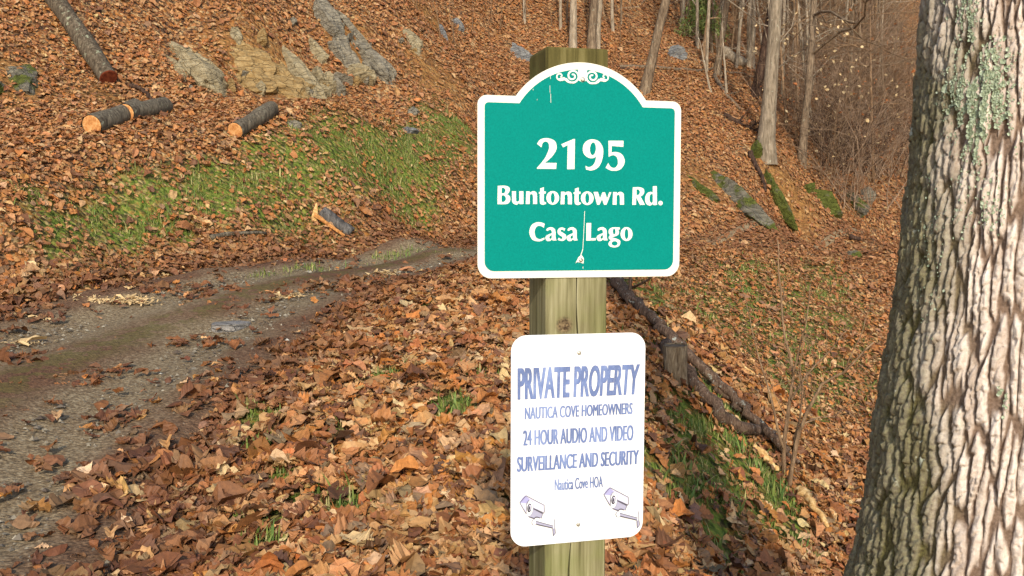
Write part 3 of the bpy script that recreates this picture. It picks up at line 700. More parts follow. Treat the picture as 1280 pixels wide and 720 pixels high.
# ------------------------------------------------------------------ bark, wood and rock materials
def mat_bark(name, a, b, c_, lichen=None, sc=1.0, lich=.62):
    m = NM(name, .9, .12); c = m.coord("Object")
    st = m.mapping(c, scale=(1, 1, .16))
    n1 = m.noise(st, 26 * sc, 5, .65, .4); n2 = m.noise(c, 5 * sc, 4)
    col = m.ramp(n1, [(.32, a), (.5, b), (.68, c_)])
    if lichen: col = m.mix(m.ramp(m.noise(c, 9 * sc, 5, .7), [(lich, 0), (lich + .05, .85)]), col, lichen)
    col = m.mix(m.ramp(n2, [(.35, .35), (.65, 0)]), col, tuple(x * .6 for x in a))
    m.color(col); return m.bump(n1, .8, .03)
M_PALE = mat_bark("pale_grey_bark", srgb(112, 98, 80), srgb(158, 142, 120), srgb(190, 174, 150), srgb(196, 192, 172))
M_GREY = mat_bark("grey_brown_bark", srgb(76, 62, 48), srgb(122, 104, 84), srgb(158, 138, 112), srgb(160, 160, 138))
M_MIDP = mat_bark("mid_grey_bark", srgb(98, 86, 70), srgb(138, 124, 104), srgb(166, 150, 128), srgb(170, 168, 146))
M_DARK = mat_bark("dark_bark", srgb(40, 30, 24), srgb(72, 54, 44), srgb(104, 82, 66))
M_BRANCH = mat_bark("fallen_branch_bark", srgb(66, 50, 40), srgb(108, 86, 70), srgb(142, 120, 100), srgb(190, 192, 176), 2.6, .60)
M_LOG = mat_bark("log_bark", srgb(66, 58, 48), srgb(108, 98, 82), srgb(146, 134, 112), srgb(156, 154, 128), 1.6, .60)
M_TWIG = mat_bark("twig_bark", srgb(96, 74, 54), srgb(140, 112, 84), srgb(172, 144, 112))
M_TWIG2 = mat_bark("thicket_twig_bark", srgb(112, 88, 68), srgb(154, 128, 104), srgb(186, 162, 136))
def mat_wood(name, cols, sc=60):
    m = NM(name, .8, .15); c = m.coord("Object")
    m.color(m.ramp(m.noise(c, sc, 5, .65, .5), [(.3, cols[0]), (.5, cols[1]), (.7, cols[2])])); return m.bump(m.noise(c, sc * 1.3, 3), .4, .004)
M_CUT = mat_wood("fresh_cut_wood", [srgb(150, 88, 46), srgb(194, 136, 80), srgb(216, 172, 118)], 26)
M_CUTD = mat_wood("old_red_cut_wood", [srgb(72, 32, 20), srgb(112, 52, 32), srgb(134, 72, 44)], 26)
M_ROT = mat_wood("pale_rotten_wood", [srgb(150, 104, 58), srgb(206, 164, 104), srgb(232, 204, 150)], 40)
M_ORANGEW = mat_wood("orange_split_wood", [srgb(134, 84, 44), srgb(176, 120, 66), srgb(206, 158, 100)], 40)
def mat_rock(name, cols, moss=0.0, strat=(0, 0, 0), mosscol=((56, 60, 22), (94, 100, 40))):
    m = NM(name, .9, .15); c = m.coord("Object")
    s = m.mapping(c, scale=(1, 1, 3.2), rot=strat); n1 = m.noise(s, 4.5, 8, .68, .5); n2 = m.noise(c, 24, 5, .7)
    col = m.ramp(m.math('ADD', m.math('MULTIPLY', n1, .65), m.math('MULTIPLY', n2, .35)), [(.30, cols[0]), (.48, cols[1]), (.66, cols[2])])
    cr = m.n("TexVoronoi", feature='DISTANCE_TO_EDGE', ins={"Vector": m.mix(.10, s, m.n("TexNoise", ins={"Vector": c, "Scale": 5.0}).outputs[1], 'ADD'), "Scale": 3.0}).outputs[0]
    ck = m.ramp(cr, [(0, 1), (.022, 0)])
    col = m.mix(m.math('MULTIPLY', ck, .6), col, tuple(x * .35 for x in cols[0]))
    if moss:
        mc = m.ramp(n2, [(.3, srgb(*mosscol[0])), (.65, srgb(*mosscol[1]))])
        col = m.mix(m.ramp(m.noise(c, 3.2, 5, .65), [(.62 - moss * .28, 0), (.70 - moss * .28, .95)]), col, mc)
    m.color(col); return m.bump(m.math('SUBTRACT', m.math('ADD', n1, m.math('MULTIPLY', n2, .6)), m.math('MULTIPLY', ck, .4)), .9, .05)
M_TAN = mat_rock("tan_rock", [srgb(98, 84, 62), srgb(146, 131, 100), srgb(180, 166, 134)])
M_OCHRE = mat_rock("ochre_rock", [srgb(104, 80, 48), srgb(150, 122, 78), srgb(184, 158, 112)])
M_GREYR = mat_rock("grey_rock", [srgb(74, 68, 58), srgb(122, 114, 98), srgb(164, 154, 132)])
M_BLUER = mat_rock("blue_grey_rock", [srgb(74, 73, 72), srgb(118, 117, 114), srgb(160, 157, 148)])
M_MOSSR = mat_rock("mossy_rock", [srgb(60, 56, 46), srgb(104, 98, 84), srgb(140, 132, 112)], .55)
M_MOSSR2 = mat_rock("very_mossy_rock", [srgb(60, 56, 46), srgb(96, 90, 72), srgb(120, 116, 90)], .95)

# ------------------------------------------------------------------ the big rough-barked tree on the right
def worley(u, v, per, seed):
    """F1, F2 on jittered unit cells, periodic in u"""
    ui, vi = np.floor(u).astype(np.int64), np.floor(v).astype(np.int64)
    f1 = np.full(u.shape, 9.0); f2 = np.full(u.shape, 9.0); idn = np.zeros(u.shape)
    for a in (-1, 0, 1):
        for b in (-1, 0, 1):
            cu, cv = ui + a, vi + b; cm = np.mod(cu, per)
            def hh(s):
                n_ = (cm * 374761393 + cv * 668265263 + (seed + s) * 974634777) & 0xFFFFFFFF
                n_ = ((n_ ^ (n_ >> 13)) * 1274126177) & 0xFFFFFFFF
                return ((n_ ^ (n_ >> 16)) & 0xFFFFFFFF) / 4294967295.0
            d = np.hypot(cu + .5 + .8 * (hh(1) - .5) - u, cv + .5 + .95 * (hh(2) - .5) - v)
            nw = d < f1; f2 = np.where(nw, f1, np.minimum(f2, d)); idn = np.where(nw, hh(3), idn); f1 = np.where(nw, d, f1)
    return f1, f2, idn
TC = np.array([2.62 * math.sin(R(27.4)), 2.62 * math.cos(R(27.4))])
zb = float(H(*TC)) - .15
tree_l = "large rough barked tree trunk with pale green lichen at the right edge"
big = thing("rough_barked_tree", (TC[0], TC[1], zb + .15), tree_l, "tree")
zr = [zb, .30, .55, .86, 1.21, 1.43, 1.745, 2.1, 2.6, 4, 6.5, 9.5]; rr_ = [.60, .51, .425, .365, .330, .302, .274, .252, .243, .225, .19, .15]
zz = np.unique(np.r_[np.linspace(zb, .66, 90), np.linspace(.66, 2.35, 640), np.linspace(2.35, 3.2, 90), np.linspace(3.2, 9.5, 160)])
NT = 660; th = np.linspace(0, 2 * np.pi, NT, endpoint=False)
TH, ZZ = np.meshgrid(th, zz)
RB = np.interp(ZZ, zr, rr_)
s_ = TH * .29
wx = np.cos(TH) * 3; wy = np.sin(TH) * 3
per = 92
warp = (fbm(wx * .9 + 9, ZZ * 2.0 + wy * .9, 3, 3) - .5)
warp2 = fbm(wx * 4 + 3, ZZ * 14 + wy * 4, 8, 4) - .5
u1 = TH / (2 * np.pi) * per + warp * 2.0 + warp2 * .9; v1 = ZZ / .20 + (fbm(wx * 3, ZZ * 4 + wy * 3, 12, 3) - .5) * 1.2
f1, f2, idn = worley(u1, v1, per, 5)
plate = sstep(.03, .42, f2 - f1)
u2 = u1 * 1.0 + warp2 * .6; v2 = ZZ / .040 + warp2 * 3.0 + idn * 7
g1, g2, id2 = worley(u2, v2, per, 15)
small = sstep(.0, .26, g2 - g1)
flake = fbm(wx * 14, ZZ * 42 + wy * 14, 40, 4) - .5
depth = .0095 * plate * (.75 + .5 * idn) + .0062 * small * plate * (.5 + id2) + .009 * flake * plate + .003 * flake
butt = 1 + .10 * sstep(.9, .2, ZZ) * np.sin(TH * 5 + 1)
RR2 = RB * butt - .015 + depth
lx = .012 * np.sin(ZZ * 1.3); ly = .010 * np.cos(ZZ * 1.1)
VX = TC[0] + lx + RR2 * np.cos(TH); VY = TC[1] + ly + RR2 * np.sin(TH)
i = np.arange(len(zz) - 1)[:, None] * NT; j = np.arange(NT)[None]; k = (j + 1) % NT
def mat_bigbark():
    m = NM("furrowed_bark", .88, .12); c = m.coord("Object"); pl = m.attr("plate"); idp = m.attr("cell")
    n1 = m.noise(m.mapping(c, scale=(1, 1, .35)), 30, 6, .7, .3); n2 = m.noise(c, 120, 5, .7); n3 = m.noise(c, 4.5, 4, .6)
    ridge = m.ramp(m.math('ADD', m.math('MULTIPLY', n1, .6), m.math('MULTIPLY', n2, .4)), [(.32, srgb(150, 132, 116)), (.44, srgb(194, 178, 162)), (.56, srgb(216, 202, 188)), (.7, srgb(228, 218, 208))])
    furrow = m.ramp(n2, [(.3, srgb(92, 74, 60)), (.7, srgb(142, 120, 102))])
    col = m.mix(m.ramp(pl, [(.1, 0), (.55, 1)]), furrow, ridge)
    col = m.mix(m.ramp(idp, [(.0, .35), (.5, 0)]), col, srgb(128, 104, 84))
    # olive-brown tint building towards the trunk's left side, plus whitish lichen spots
    sx = m.n("SeparateXYZ", ins={0: c})
    side = m.math('MULTIPLY_ADD', sx.outputs[0], -3.6, m.math('MULTIPLY_ADD', sx.outputs[1], 1.85, m.math('MULTIPLY_ADD', n3, 1.2, -.98)))
    olive = m.ramp(n2, [(.35, srgb(56, 52, 26)), (.6, srgb(98, 96, 48)), (.75, srgb(122, 118, 74))])
    col = m.mix(m.math('MULTIPLY', m.ramp(side, [(.0, 0), (.55, 1)]), .80), col, olive)
    spots = m.math('MULTIPLY', m.ramp(m.noise(c, 26, 3, .6), [(.64, 0), (.68, 1)]), m.ramp(m.noise(c, 3.1, 2), [(.45, 0), (.6, 1)]))
    col = m.mix(m.math('MULTIPLY', m.math('MULTIPLY', spots, pl), .75), col, m.ramp(n2, [(.35, srgb(168, 176, 150)), (.65, srgb(206, 206, 190))]))
    m.color(col); return m.bump(m.math('ADD', n2, n1), .55, .006)
top = np.arange(NT)[None] + (len(zz) - 1) * NT
tr = mesh("trunk", np.stack([VX, VY, ZZ], -1).reshape(-1, 3), [np.stack([i + j, i + k, i + NT + k, i + NT + j], -1).reshape(-1, 4), top], mat_bigbark(), big, attrs={"plate": plate.ravel(), "cell": idn.ravel()})
# crown limbs above the frame
A_ = Acc(); rt = np.random.default_rng(5)
def limb(A_, p, d, L, r_, lev, rg_, seg=6, twist=.22, up=.05, kids=(2, 4)):
    n_ = 6 if lev > 0 else 4; pts = [np.array(p, float)]; d = np.array(d, float) / np.linalg.norm(d)
    for q_ in range(n_):
        d = d + rg_.normal(0, twist, 3) + np.array([0, 0, up]); d /= np.linalg.norm(d); pts.append(pts[-1] + d * L / n_)
    A_.tube(pts, np.linspace(r_, r_ * .35, n_ + 1), seg if lev > 1 else max(3, seg - 2), cap=False)
    ends = [pts[-1]]
    if lev > 0:
        for q_ in range(rg_.integers(*kids)):
            t = rg_.integers(2, n_ + 1); dd = d + rg_.normal(0, .75, 3); ends += limb(A_, pts[t], dd, L * rg_.uniform(.45, .7), r_ * .5, lev - 1, rg_, seg, twist, up, kids)
    return ends
for zq in (4.6, 5.4, 6.2, 7.0, 7.8, 8.6, 9.4):
    a = rt.uniform(0, 6.28); limb(A_, (TC[0], TC[1], zq), (math.cos(a), math.sin(a), .9), 3.0, .07, 2, rt)
A_.build("crown", M_GREY, big)
# lichen: small crusty flakes on the ridges
fl = []; rl = np.random.default_rng(9); vs, fs, off = [], [], 0
face = math.atan2(-TC[1], -TC[0])          # angle of the side towards the road
def lichen(px, py, rx_, ry_, k_, sz):
    global off
    for _ in range(k_):
        x_ = px + rl.normal(0, .5) * rx_; y_ = py + rl.normal(0, .5) * ry_
        d = ray(x_, y_); d = d / d[1]
        t = np.linspace(1.2, 2.8, 400); p = EYE + d * t[:, None]
        rad = np.hypot(p[:, 0] - TC[0], p[:, 1] - TC[1]); ins = rad < np.interp(p[:, 2], zr, rr_)
        if not ins.any(): continue
        q_ = p[int(np.argmax(ins))]; a = math.atan2(q_[1] - TC[1], q_[0] - TC[0]) % (2 * math.pi)
        ii = int(np.clip(np.searchsorted(zz, q_[2]), 0, len(zz) - 1)); jj = int(round(a / (2 * math.pi) * NT)) % NT
        if plate[ii, jj] < .4: continue
        base = np.array([VX[ii, jj], VY[ii, jj], ZZ[ii, jj]]); nn = np.array([math.cos(a), math.sin(a), 0]); tt_ = np.array([-math.sin(a), math.cos(a), 0]); zz_ = np.array([0, 0, 1.0])
        s = sz * rl.lognormal(0, .4); m_ = 7; aa = np.linspace(0, 2 * np.pi, m_, endpoint=False) + rl.uniform(0, 1)
        ring = [base + nn * (.004 + s * .35 * rl.uniform(-.3, 1)) + (tt_ * math.cos(t_) + zz_ * math.sin(t_)) * s * rl.uniform(.6, 1.2) for t_ in aa]
        V = np.array([base + nn * .003] + ring); f = np.array([[0, 1 + q2, 1 + (q2 + 1) % m_] for q2 in range(m_)])
        vs.append(V); fs.append(f + off); off += len(V)
lichen(1222, 118, 34, 60, 2600, .0024); lichen(1210, 168, 22, 40, 800, .0024); lichen(1202, 22, 18, 40, 420, .0022); lichen(1185, 128, 12, 26, 360, .0024)
lichen(1245, 500, 8, 14, 120, .0022); lichen(1222, 260, 36, 40, 260, .002); lichen(1160, 300, 30, 120, 260, .0018)
ml = NM("pale_green_lichen", .95, .05); ml.color(ml.ramp(ml.noise(ml.coord("Object"), 130, 4), [(.3, srgb(120, 130, 104)), (.5, srgb(162, 174, 144)), (.7, srgb(198, 206, 182))]))
tag(mesh("lichen", np.concatenate(vs), [np.concatenate(fs)], ml.m, big, smooth=False), "pale green crusty lichen patch", kind="stuff")

# ------------------------------------------------------------------ logs and fallen wood
def log(name, label, p0, az, L, r_, m_bark=None, m_cut=None, cat="log", group=None, rise=0.0, seed=0, sub=.55, bend=.02):
    p0 = np.array(p0, float); d = np.array([math.sin(az), math.cos(az)])
    ts = np.linspace(0, L, 16); xy = p0[:2] + d * ts[:, None]
    zl = H(xy[:, 0], xy[:, 1]); c1 = np.polyfit(ts, zl, 1); z = np.polyval(c1, ts) + r_ * sub * 1.6 + rise * ts
    pts = np.c_[xy, z]; pts[:, 0] += bend * np.sin(ts / L * 3.1) ; 
    t = thing(name, pts[0], label, cat, group)
    A_ = Acc(); A_.tube(pts, r_ * (1 + .05 * np.sin(ts * 7 + seed)), 26, cap=False, noise=.10, seed=seed); A_.build("bark", m_bark or M_LOG, t)
    for e, s in ((0, -1), (-1, 1)):
        tt_ = pts[1] - pts[0]; tt_ /= np.linalg.norm(tt_); A2 = Acc()
        a = np.linspace(0, 2 * np.pi, 26, endpoint=False); u_ = np.cross(tt_, [0, 0, 1.0]); u_ /= np.linalg.norm(u_); v_ = np.cross(u_, tt_)
        V = [pts[e] + tt_ * s * .008] + [pts[e] + tt_ * s * (.008 if q_ else .0) + r_ * rr2 * (u_ * math.cos(x) + v_ * math.sin(x)) for q_, rr2 in ((1, .86), (0, .97)) for x in a]
        i_ = np.arange(26); j_ = (i_ + 1) % 26
        tri = np.stack([np.zeros(26, int), i_ + 1, j_ + 1], 1); qd = np.stack([i_ + 1, i_ + 27, j_ + 27, j_ + 1], 1)
        if s > 0: tri, qd = tri[:, ::-1], qd[:, ::-1]
        A2.add(V, [tri, qd]); A2.build("cut_face", m_cut or M_CUT, t, smooth=False)
    return t
log("cut_log", "nearer of two dark cut logs end to end, round pale orange cut face showing", ground_at(115, 170), R(6), 1.0, .112, seed=1)
log("cut_log", "dark cut log lying just behind another log, orange rim of its end showing", ground_at(157, 154), R(7), .95, .108, seed=2)
log("cut_log", "short grey cut log alone on leaves above the mossy bank, orange end facing", ground_at(294, 177), R(13), .95, .100, seed=3)
pA, pB = ground_at(136, 110), ground_at(62, 8)
dAB = pB - pA
log("fallen_tree", "long lichen covered fallen trunk leaning down the upper left slope, dark cut end", pA, math.atan2(dAB[0], dAB[1]), float(np.hypot(dAB[0], dAB[1])) * 2.2, .125, m_bark=mat_bark("lichened_bark", srgb(56, 48, 38), srgb(96, 84, 68), srgb(134, 120, 100), srgb(168, 170, 140), 1.3, .58), m_cut=M_CUTD, cat="fallen tree", seed=4, sub=.75, bend=.05)
def stick(name, label, pix, r_, mat, cat="branch", wob=.01, lift=.8, seg=9, noise=.14, seed=0, group=None, taper=.5, sub=3, twigs=0):
    K_ = [ground_at(a, b) for a, b in pix]; K_ = np.array(K_)
    s = np.r_[0, np.cumsum(np.linalg.norm(np.diff(K_, axis=0), axis=1))]; n_ = max(6, (len(K_) - 1) * sub * 2 + 1); u_ = np.linspace(0, s[-1], n_)
    p = np.stack([np.interp(u_, s, K_[:, c]) for c in range(3)], 1); rs = np.random.default_rng(seed)
    p[:, :2] += rs.normal(0, wob, (n_, 2)); p[:, 2] = np.maximum(surf(p[:, 0], p[:, 1]), p[:, 2]) + r_ * lift
    p[1:-1, 2] = (p[:-2, 2] + 2 * p[1:-1, 2] + p[2:, 2]) / 4 + .004
    A_ = Acc(); rad = r_ * np.linspace(1, taper, n_) * (1 + rs.normal(0, .06, n_)); A_.tube(p, rad, seg, noise=noise, seed=seed)
    for _ in range(twigs):
        q_ = rs.integers(1, n_ - 1); d = rs.normal(0, 1, 3); d[2] = abs(d[2]); limb(A_, p[q_], d, rs.uniform(.25, .6), r_ * .35, 1, rs, 5)
    o_ = A_.build(name, mat, None, origin=p[0]); return tag(o_, label, cat, group)
stick("fallen_branch", "thick dark fallen branch with white lichen running downhill behind the short stump", [(757, 352), (790, 392), (826, 428), (866, 466), (905, 505), (938, 540), (962, 562), (985, 585)], .060, M_BRANCH, wob=.02, seed=31, lift=1.9, seg=14, twigs=3)
stick("fallen_branch", "dark fallen branch ending in pale lichen below the short stump", [(830, 448), (852, 476), (874, 508), (900, 540), (925, 556), (946, 556)], .054, M_BRANCH, wob=.02, seed=32, lift=1.9, seg=14, taper=.75)
stick("fallen_branch", "short brown broken branch beside the foot of the bare sapling", [(888, 488), (920, 520), (960, 548), (992, 588)], .034, M_BRANCH, wob=.02, seed=33, lift=2.0)
stick("fallen_branch", "thin pale stick on leaves uphill from the dark fallen branches", [(921, 458), (945, 472), (968, 490)], .020, M_ROT, seed=34)
stick("fallen_branch", "thin grey stick pointing right from the foot of the bare sapling", [(992, 572), (1012, 588), (1040, 603)], .018, M_TWIG, seed=35)
stick("broken_wood", "pale yellow splintered wood piece just left of the bare sapling", [(943, 573), (958, 588), (973, 604)], .036, M_ROT, lift=2.2, cat="broken wood", seed=36, taper=.35, noise=.8, seg=5)
stick("broken_wood", "pale splintered wood piece lowest on the slope, beyond the bare sapling", [(1000, 628), (1016, 650), (1035, 676)], .040, M_ROT, lift=2.2, cat="broken wood", seed=37, taper=.35, noise=.8, seg=5)
stick("fallen_branch", "lichened stick lying at the edge of the track under the mossy bank", [(262, 306), (290, 302), (331, 299)], .028, M_LOG, seed=38, lift=2)
stick("fallen_branch", "dark crooked branch behind the pair of cut logs", [(163, 114), (178, 119), (188, 128), (199, 135)], .030, M_DARK, seed=39, lift=1.8)
stick("fallen_branch", "thin bare stick slanting down the slope above the track, left of the green sign", [(519, 36), (540, 55), (560, 72), (580, 78)], .022, M_TWIG, seed=40)
stick("fallen_branch", "dark stick lying level on leaves just right of the green arch top", [(772, 88), (800, 91)], .035, M_DARK, seed=41)
stick("fallen_branch", "dark curved dead branch between two mossy rocks on the far slope", [(937, 197), (944, 214), (952, 228), (957, 246)], .055, M_DARK, seed=42, lift=1.6)
stick("fallen_branch", "pale thin stick on the moss beside the lone cut log", [(315, 172), (332, 178), (345, 181)], .014, M_ROT, seed=43)
stick("fallen_tree", "pale fallen trunk lying behind the large grey tree on the far slope", [(903, 70), (918, 80), (932, 88)], .16, M_PALE, cat="fallen tree", seed=44, taper=.8)
stick("fallen_tree", "dark mossy log lying across the far slope left of the grey tree", [(775, 86), (840, 90), (870, 92), (912, 94), (945, 100)], .05, M_GREY, cat="fallen tree", seed=45)
stick("fallen_branch", "tangle of dark dead sticks left of the large grey tree's foot", [(905, 148), (922, 158), (948, 170)], .06, M_DARK, seed=46, twigs=8)
stick("fallen_branch", "dark dead branch sloping down behind the green sign's right shoulder", [(893, 98), (906, 120), (925, 140)], .06, M_GREY, seed=47, twigs=3)
stick("fallen_branch", "small black stick by the far end of the track near the big tree", [(1062, 301), (1076, 305)], .06, M_DARK, seed=48)

# short stump standing on the slope
sp0 = ground_at(845, 478); h_ = .27; rr3 = .082
st = thing("stump", sp0, "short weathered grey stump leaning on the slope beside dark fallen branches", "stump")
A_ = Acc(); tp = np.linspace(-.12, h_, 12); pts = np.c_[sp0[0] - .06 * tp, sp0[1] - .10 * tp, sp0[2] + tp]
A_.tube(pts, rr3 * np.linspace(1.12, .98, 12), 28, cap=False, noise=.16, seed=50); A_.build("bark", mat_bark("weathered_stump", srgb(92, 76, 58), srgb(140, 122, 98), srgb(176, 160, 132), None, 2.2), st)
A_ = Acc(); A_.tube([pts[-1] - [0, 0, .012], pts[-1] - [0, 0, .002]], [rr3 * .96, rr3 * .93], 28, noise=.0); A_.build("cut_face", mat_wood("weathered_cut", [srgb(74, 60, 48), srgb(108, 92, 72), srgb(138, 120, 96)], 40), st, smooth=False)

# split log end by the track
c0 = ground_at(408, 292); s_px = ppm(c0)
sl_ = thing("split_log", c0, "broken split log with charcoal grey bark and orange wood at the bank's foot", "log")
A_ = Acc(); e0, e1 = ground_at(402, 276) + [0, 0, .10], ground_at(438, 300) + [0, .05, .06]
ts = np.linspace(0, 1, 10)[:, None]; A_.tube(e0 * (1 - ts) + e1 * ts, .07 * (1 + .1 * np.sin(ts[:, 0] * 9)), 20, noise=.25, seed=51); A_.build("bark", mat_bark("charcoal_bark", srgb(58, 55, 52), srgb(96, 92, 88), srgb(138, 132, 124)), sl_)
A_ = Acc(); A_.tube((e0 + [-.06, -.11, -.03]) * (1 - ts) + (e1 + [-.05, -.14, -.03]) * ts, .026 * (1 - .3 * ts[:, 0]), 7, noise=.4, seed=52); A_.build("split_wood", M_ORANGEW, sl_, smooth=False)
A_ = Acc(); A_.tube((e0 + [-.07, -.06, .0]) + np.linspace(0, 1, 6)[:, None] * np.array([.03, -.02, .20]) - [0, 0, .1], [.035, .04, .035, .03, .02, .008], 6, noise=.3, seed=53); A_.build("splinter", M_ROT, sl_, smooth=False)

# ------------------------------------------------------------------ rocks
def rock(label, px, py, wpx, hpx, mat, roll=0.0, thick=.4, seed=0, name="rock", cut=7, sink=.12, group=None, rough_=.2, lift=0.0):
    c = ground_at(px, py + hpx * .15); s = ppm(c); a, b = wpx / s / 2, hpx / s / 2
    rs = np.random.default_rng(seed + 100); bm = bmesh.new(); bmesh.ops.create_icosphere(bm, subdivisions=5, radius=1)
    V = np.array([v.co[:] for v in bm.verts]); Fc = np.array([[v.index for v in f.verts] for f in bm.faces]); bm.free()
    pl = rs.normal(size=(cut + 7, 3)); pl[:, 2] *= .8; pl /= np.linalg.norm(pl, axis=1)[:, None]; hh = rs.uniform(.55, .98, cut + 7)
    V = np.sign(V) * np.abs(V) ** .55; V /= np.maximum(1, np.linalg.norm(V, axis=1) / 1.22)[:, None]
    for _ in range(2):
        for n_, h_ in zip(pl, hh):
            e = V @ n_ - h_; V = V - np.maximum(e, 0)[:, None] * n_ * .95
    sl = V[:, 0] * .9 + V[:, 1] * .35
    V = V * (1 + 2.2 * rough_ * (fbm(V[:, 0] * 2.2 + seed, V[:, 1] * 2.2 + V[:, 2] * 1.9, seed, 5) - .5))[:, None]
    V[:, 2] += rough_ * .9 * (np.floor((sl * 3 + seed) + fbm(V[:, 1] * 2 + seed, V[:, 2] * 2, 3, 2) * 1.5) % 2 - .5) * .45
    V += rs.normal(0, .006, V.shape)
    nrm = N(c[0], c[1], .5); nrm = np.array(nrm).ravel()
    ux = np.array([1.0, 0, 0]) - nrm * nrm[0]; ux /= np.linalg.norm(ux); uy = np.cross(nrm, ux)
    ca, sa = math.cos(roll), math.sin(roll); ex = ux * ca + uy * sa; ey = -ux * sa + uy * ca
    # the slope face seen from the track: stretch along uy is foreshortened by the view
    dview = (c - EYE) / np.linalg.norm(c - EYE); fs_ = max(.35, math.sqrt(max(0, 1 - dview.dot(uy) ** 2)))
    th_ = min(a, b) * thick * 2.6
    a *= 1.05; b *= .98
    for q_ in np.linspace(-.6, .6, 5): NOLEAF.append((c[0] + ey[0] * b * q_ / fs_, c[1] + ey[1] * b * q_ / fs_, a * .72))
    W = c + ex * (V[:, :1] * a) + ey * (V[:, 1:2] * b / fs_) + nrm * ((V[:, 2:] - sink + lift) * th_)
    o_ = mesh(name, W, [Fc], mat, None, smooth=False, origin=c)
    return tag(o_, label, "rock", group)
D = R
rock("large pale tan slab of rock bare on the leafy slope above the cut logs", 256, 86, 70, 70, M_TAN, D(38), .30, 1)
rock("low broad ochre rock base half buried beneath the other outcrop rocks", 350, 104, 120, 40, M_OCHRE, D(8), .35, 71, rough_=.35, sink=.3)
rock("small pale tan rock sliver left of the large tan slab", 221, 82, 14, 34, M_TAN, D(38), .35, 2)
rock("crumbling ochre rock face between the tan slab and the pale beam of rock", 322, 90, 64, 66, M_OCHRE, D(40), .28, 3, rough_=.3)
rock("bright ochre rock just left of the pale beam of rock", 354, 96, 44, 44, M_OCHRE, D(40), .3, 4, rough_=.3)
rock("long pale beam of rock running down the slope", 372, 88, 26, 86, M_TAN, D(38), .5, 5)
rock("small yellow rock on leaves above the ochre outcrop", 327, 50, 16, 13, M_OCHRE, 0, .7, 6, lift=.3)
for k_, (a, b, c_, d_, lb) in enumerate([(398, 98, 18, 20, "angular tan stone at the top of the rubble pile"), (410, 108, 16, 17, "angular tan stone in the middle of the rubble pile"), (422, 112, 15, 15, "dark grey stone at the foot of the rubble pile"), (400, 116, 15, 12, "low tan stone at the front of the rubble pile"), (428, 101, 14, 14, "grey stone at the right of the rubble pile"), (447, 96, 20, 18, "pale stone below the dark grey ledge")]):
    rock(lb, a, b, c_, d_, M_TAN if k_ in (0, 1, 3, 5) else M_GREYR, D(20 + 15 * k_), .7, 10 + k_, group="broken stones below the outcrop", sink=.1, lift=.15)
rock("highest grey ledge of rock at the top of the outcrop", 410, 24, 38, 38, M_GREYR, D(40), .35, 20)
rock("cracked grey ledge in the middle of the outcrop", 430, 72, 30, 38, M_GREYR, D(30), .5, 21, rough_=.3)
rock("tall dark grey ledge at the right end of the outcrop", 472, 78, 30, 66, M_GREYR, D(36), .42, 22, rough_=.25)
rock("narrow grey rib of rock running up beside the highest ledge", 446, 36, 16, 58, M_GREYR, D(44), .4, 23)
rock("small brownish rock between the pale beam and the cracked ledge", 398, 68, 24, 30, M_TAN, D(36), .4, 24)
rock("small grey rock high on the slope above the outcrop", 365, 29, 11, 7, M_GREYR, 0, .7, 25, lift=.2)
rock("brown grey rock high on the slope above the ochre rocks", 296, 42, 16, 28, M_TAN, D(30), .35, 26)
rock("flat grey stone lying on the moss right of the lone cut log", 368, 156, 24, 8, M_GREYR, 0, .5, 27, lift=.2)
rock("flat pale grey stone at the brow of the mossy bank", 517, 140, 16, 8, M_GREYR, D(-20), .5, 28, lift=.2)
rock("bluish stone low on the mossy bank near the green sign", 512, 164, 14, 11, M_BLUER, D(-30), .5, 29, lift=.2)
rock("mossy rock at the far left of the upper slope", 28, 92, 34, 62, M_MOSSR, D(35), .3, 30)
rock("dark mossy rock cut by the left edge of the photo", 0, 112, 18, 22, M_MOSSR, 0, .6, 31)
rock("blue grey rock just left of the post top", 650, 68, 26, 22, M_BLUER, D(30), .4, 32)
rock("small blue grey rock above and left of the green sign", 572, 30, 12, 16, M_BLUER, D(35), .5, 33)
rock("slim dark blue rock on the ochre soil above the green sign", 553, 42, 8, 16, M_BLUER, D(20), .5, 34)
rock("tan rock patch on the slope left of the green sign", 519, 52, 22, 26, M_TAN, D(35), .3, 35)
rock("blue grey rock between bare trees behind the sign", 845, 65, 34, 16, M_BLUER, D(20), .5, 36)
rock("long moss topped rock with a grey foot on the far slope", 928, 246, 28, 82, M_MOSSR, D(28), .45, 40, rough_=.2)
rock("long bright mossy rock right of the curved dead branch", 972, 242, 27, 76, M_MOSSR2, D(26), .45, 41, rough_=.2)
rock("broad mossy rock near the foot of the thicket", 1033, 252, 32, 36, M_MOSSR2, D(30), .5, 42)
rock("narrow mossy rock nearest the big tree", 1068, 252, 24, 38, M_MOSSR, D(30), .5, 43)
rock("round mossy stone alone between two mossy rocks", 1009, 236, 10, 11, M_MOSSR2, 0, .8, 44, lift=.2)
rock("grey boulder among twigs at the thicket's edge", 1081, 244, 20, 16, M_GREYR, 0, .6, 45)
rock("bright mossy rock beside the foot of the large grey tree", 944, 191, 22, 22, M_MOSSR2, D(-30), .5, 46)
rock("small mossy rock low on the slope, left of the long mossy rocks", 876, 232, 14, 40, M_MOSSR2, D(30), .35, 47)
rock("mossy stone at the near side of the far track", 1068, 318, 22, 12, M_MOSSR, 0, .5, 48)
rk = np.random.default_rng(61)
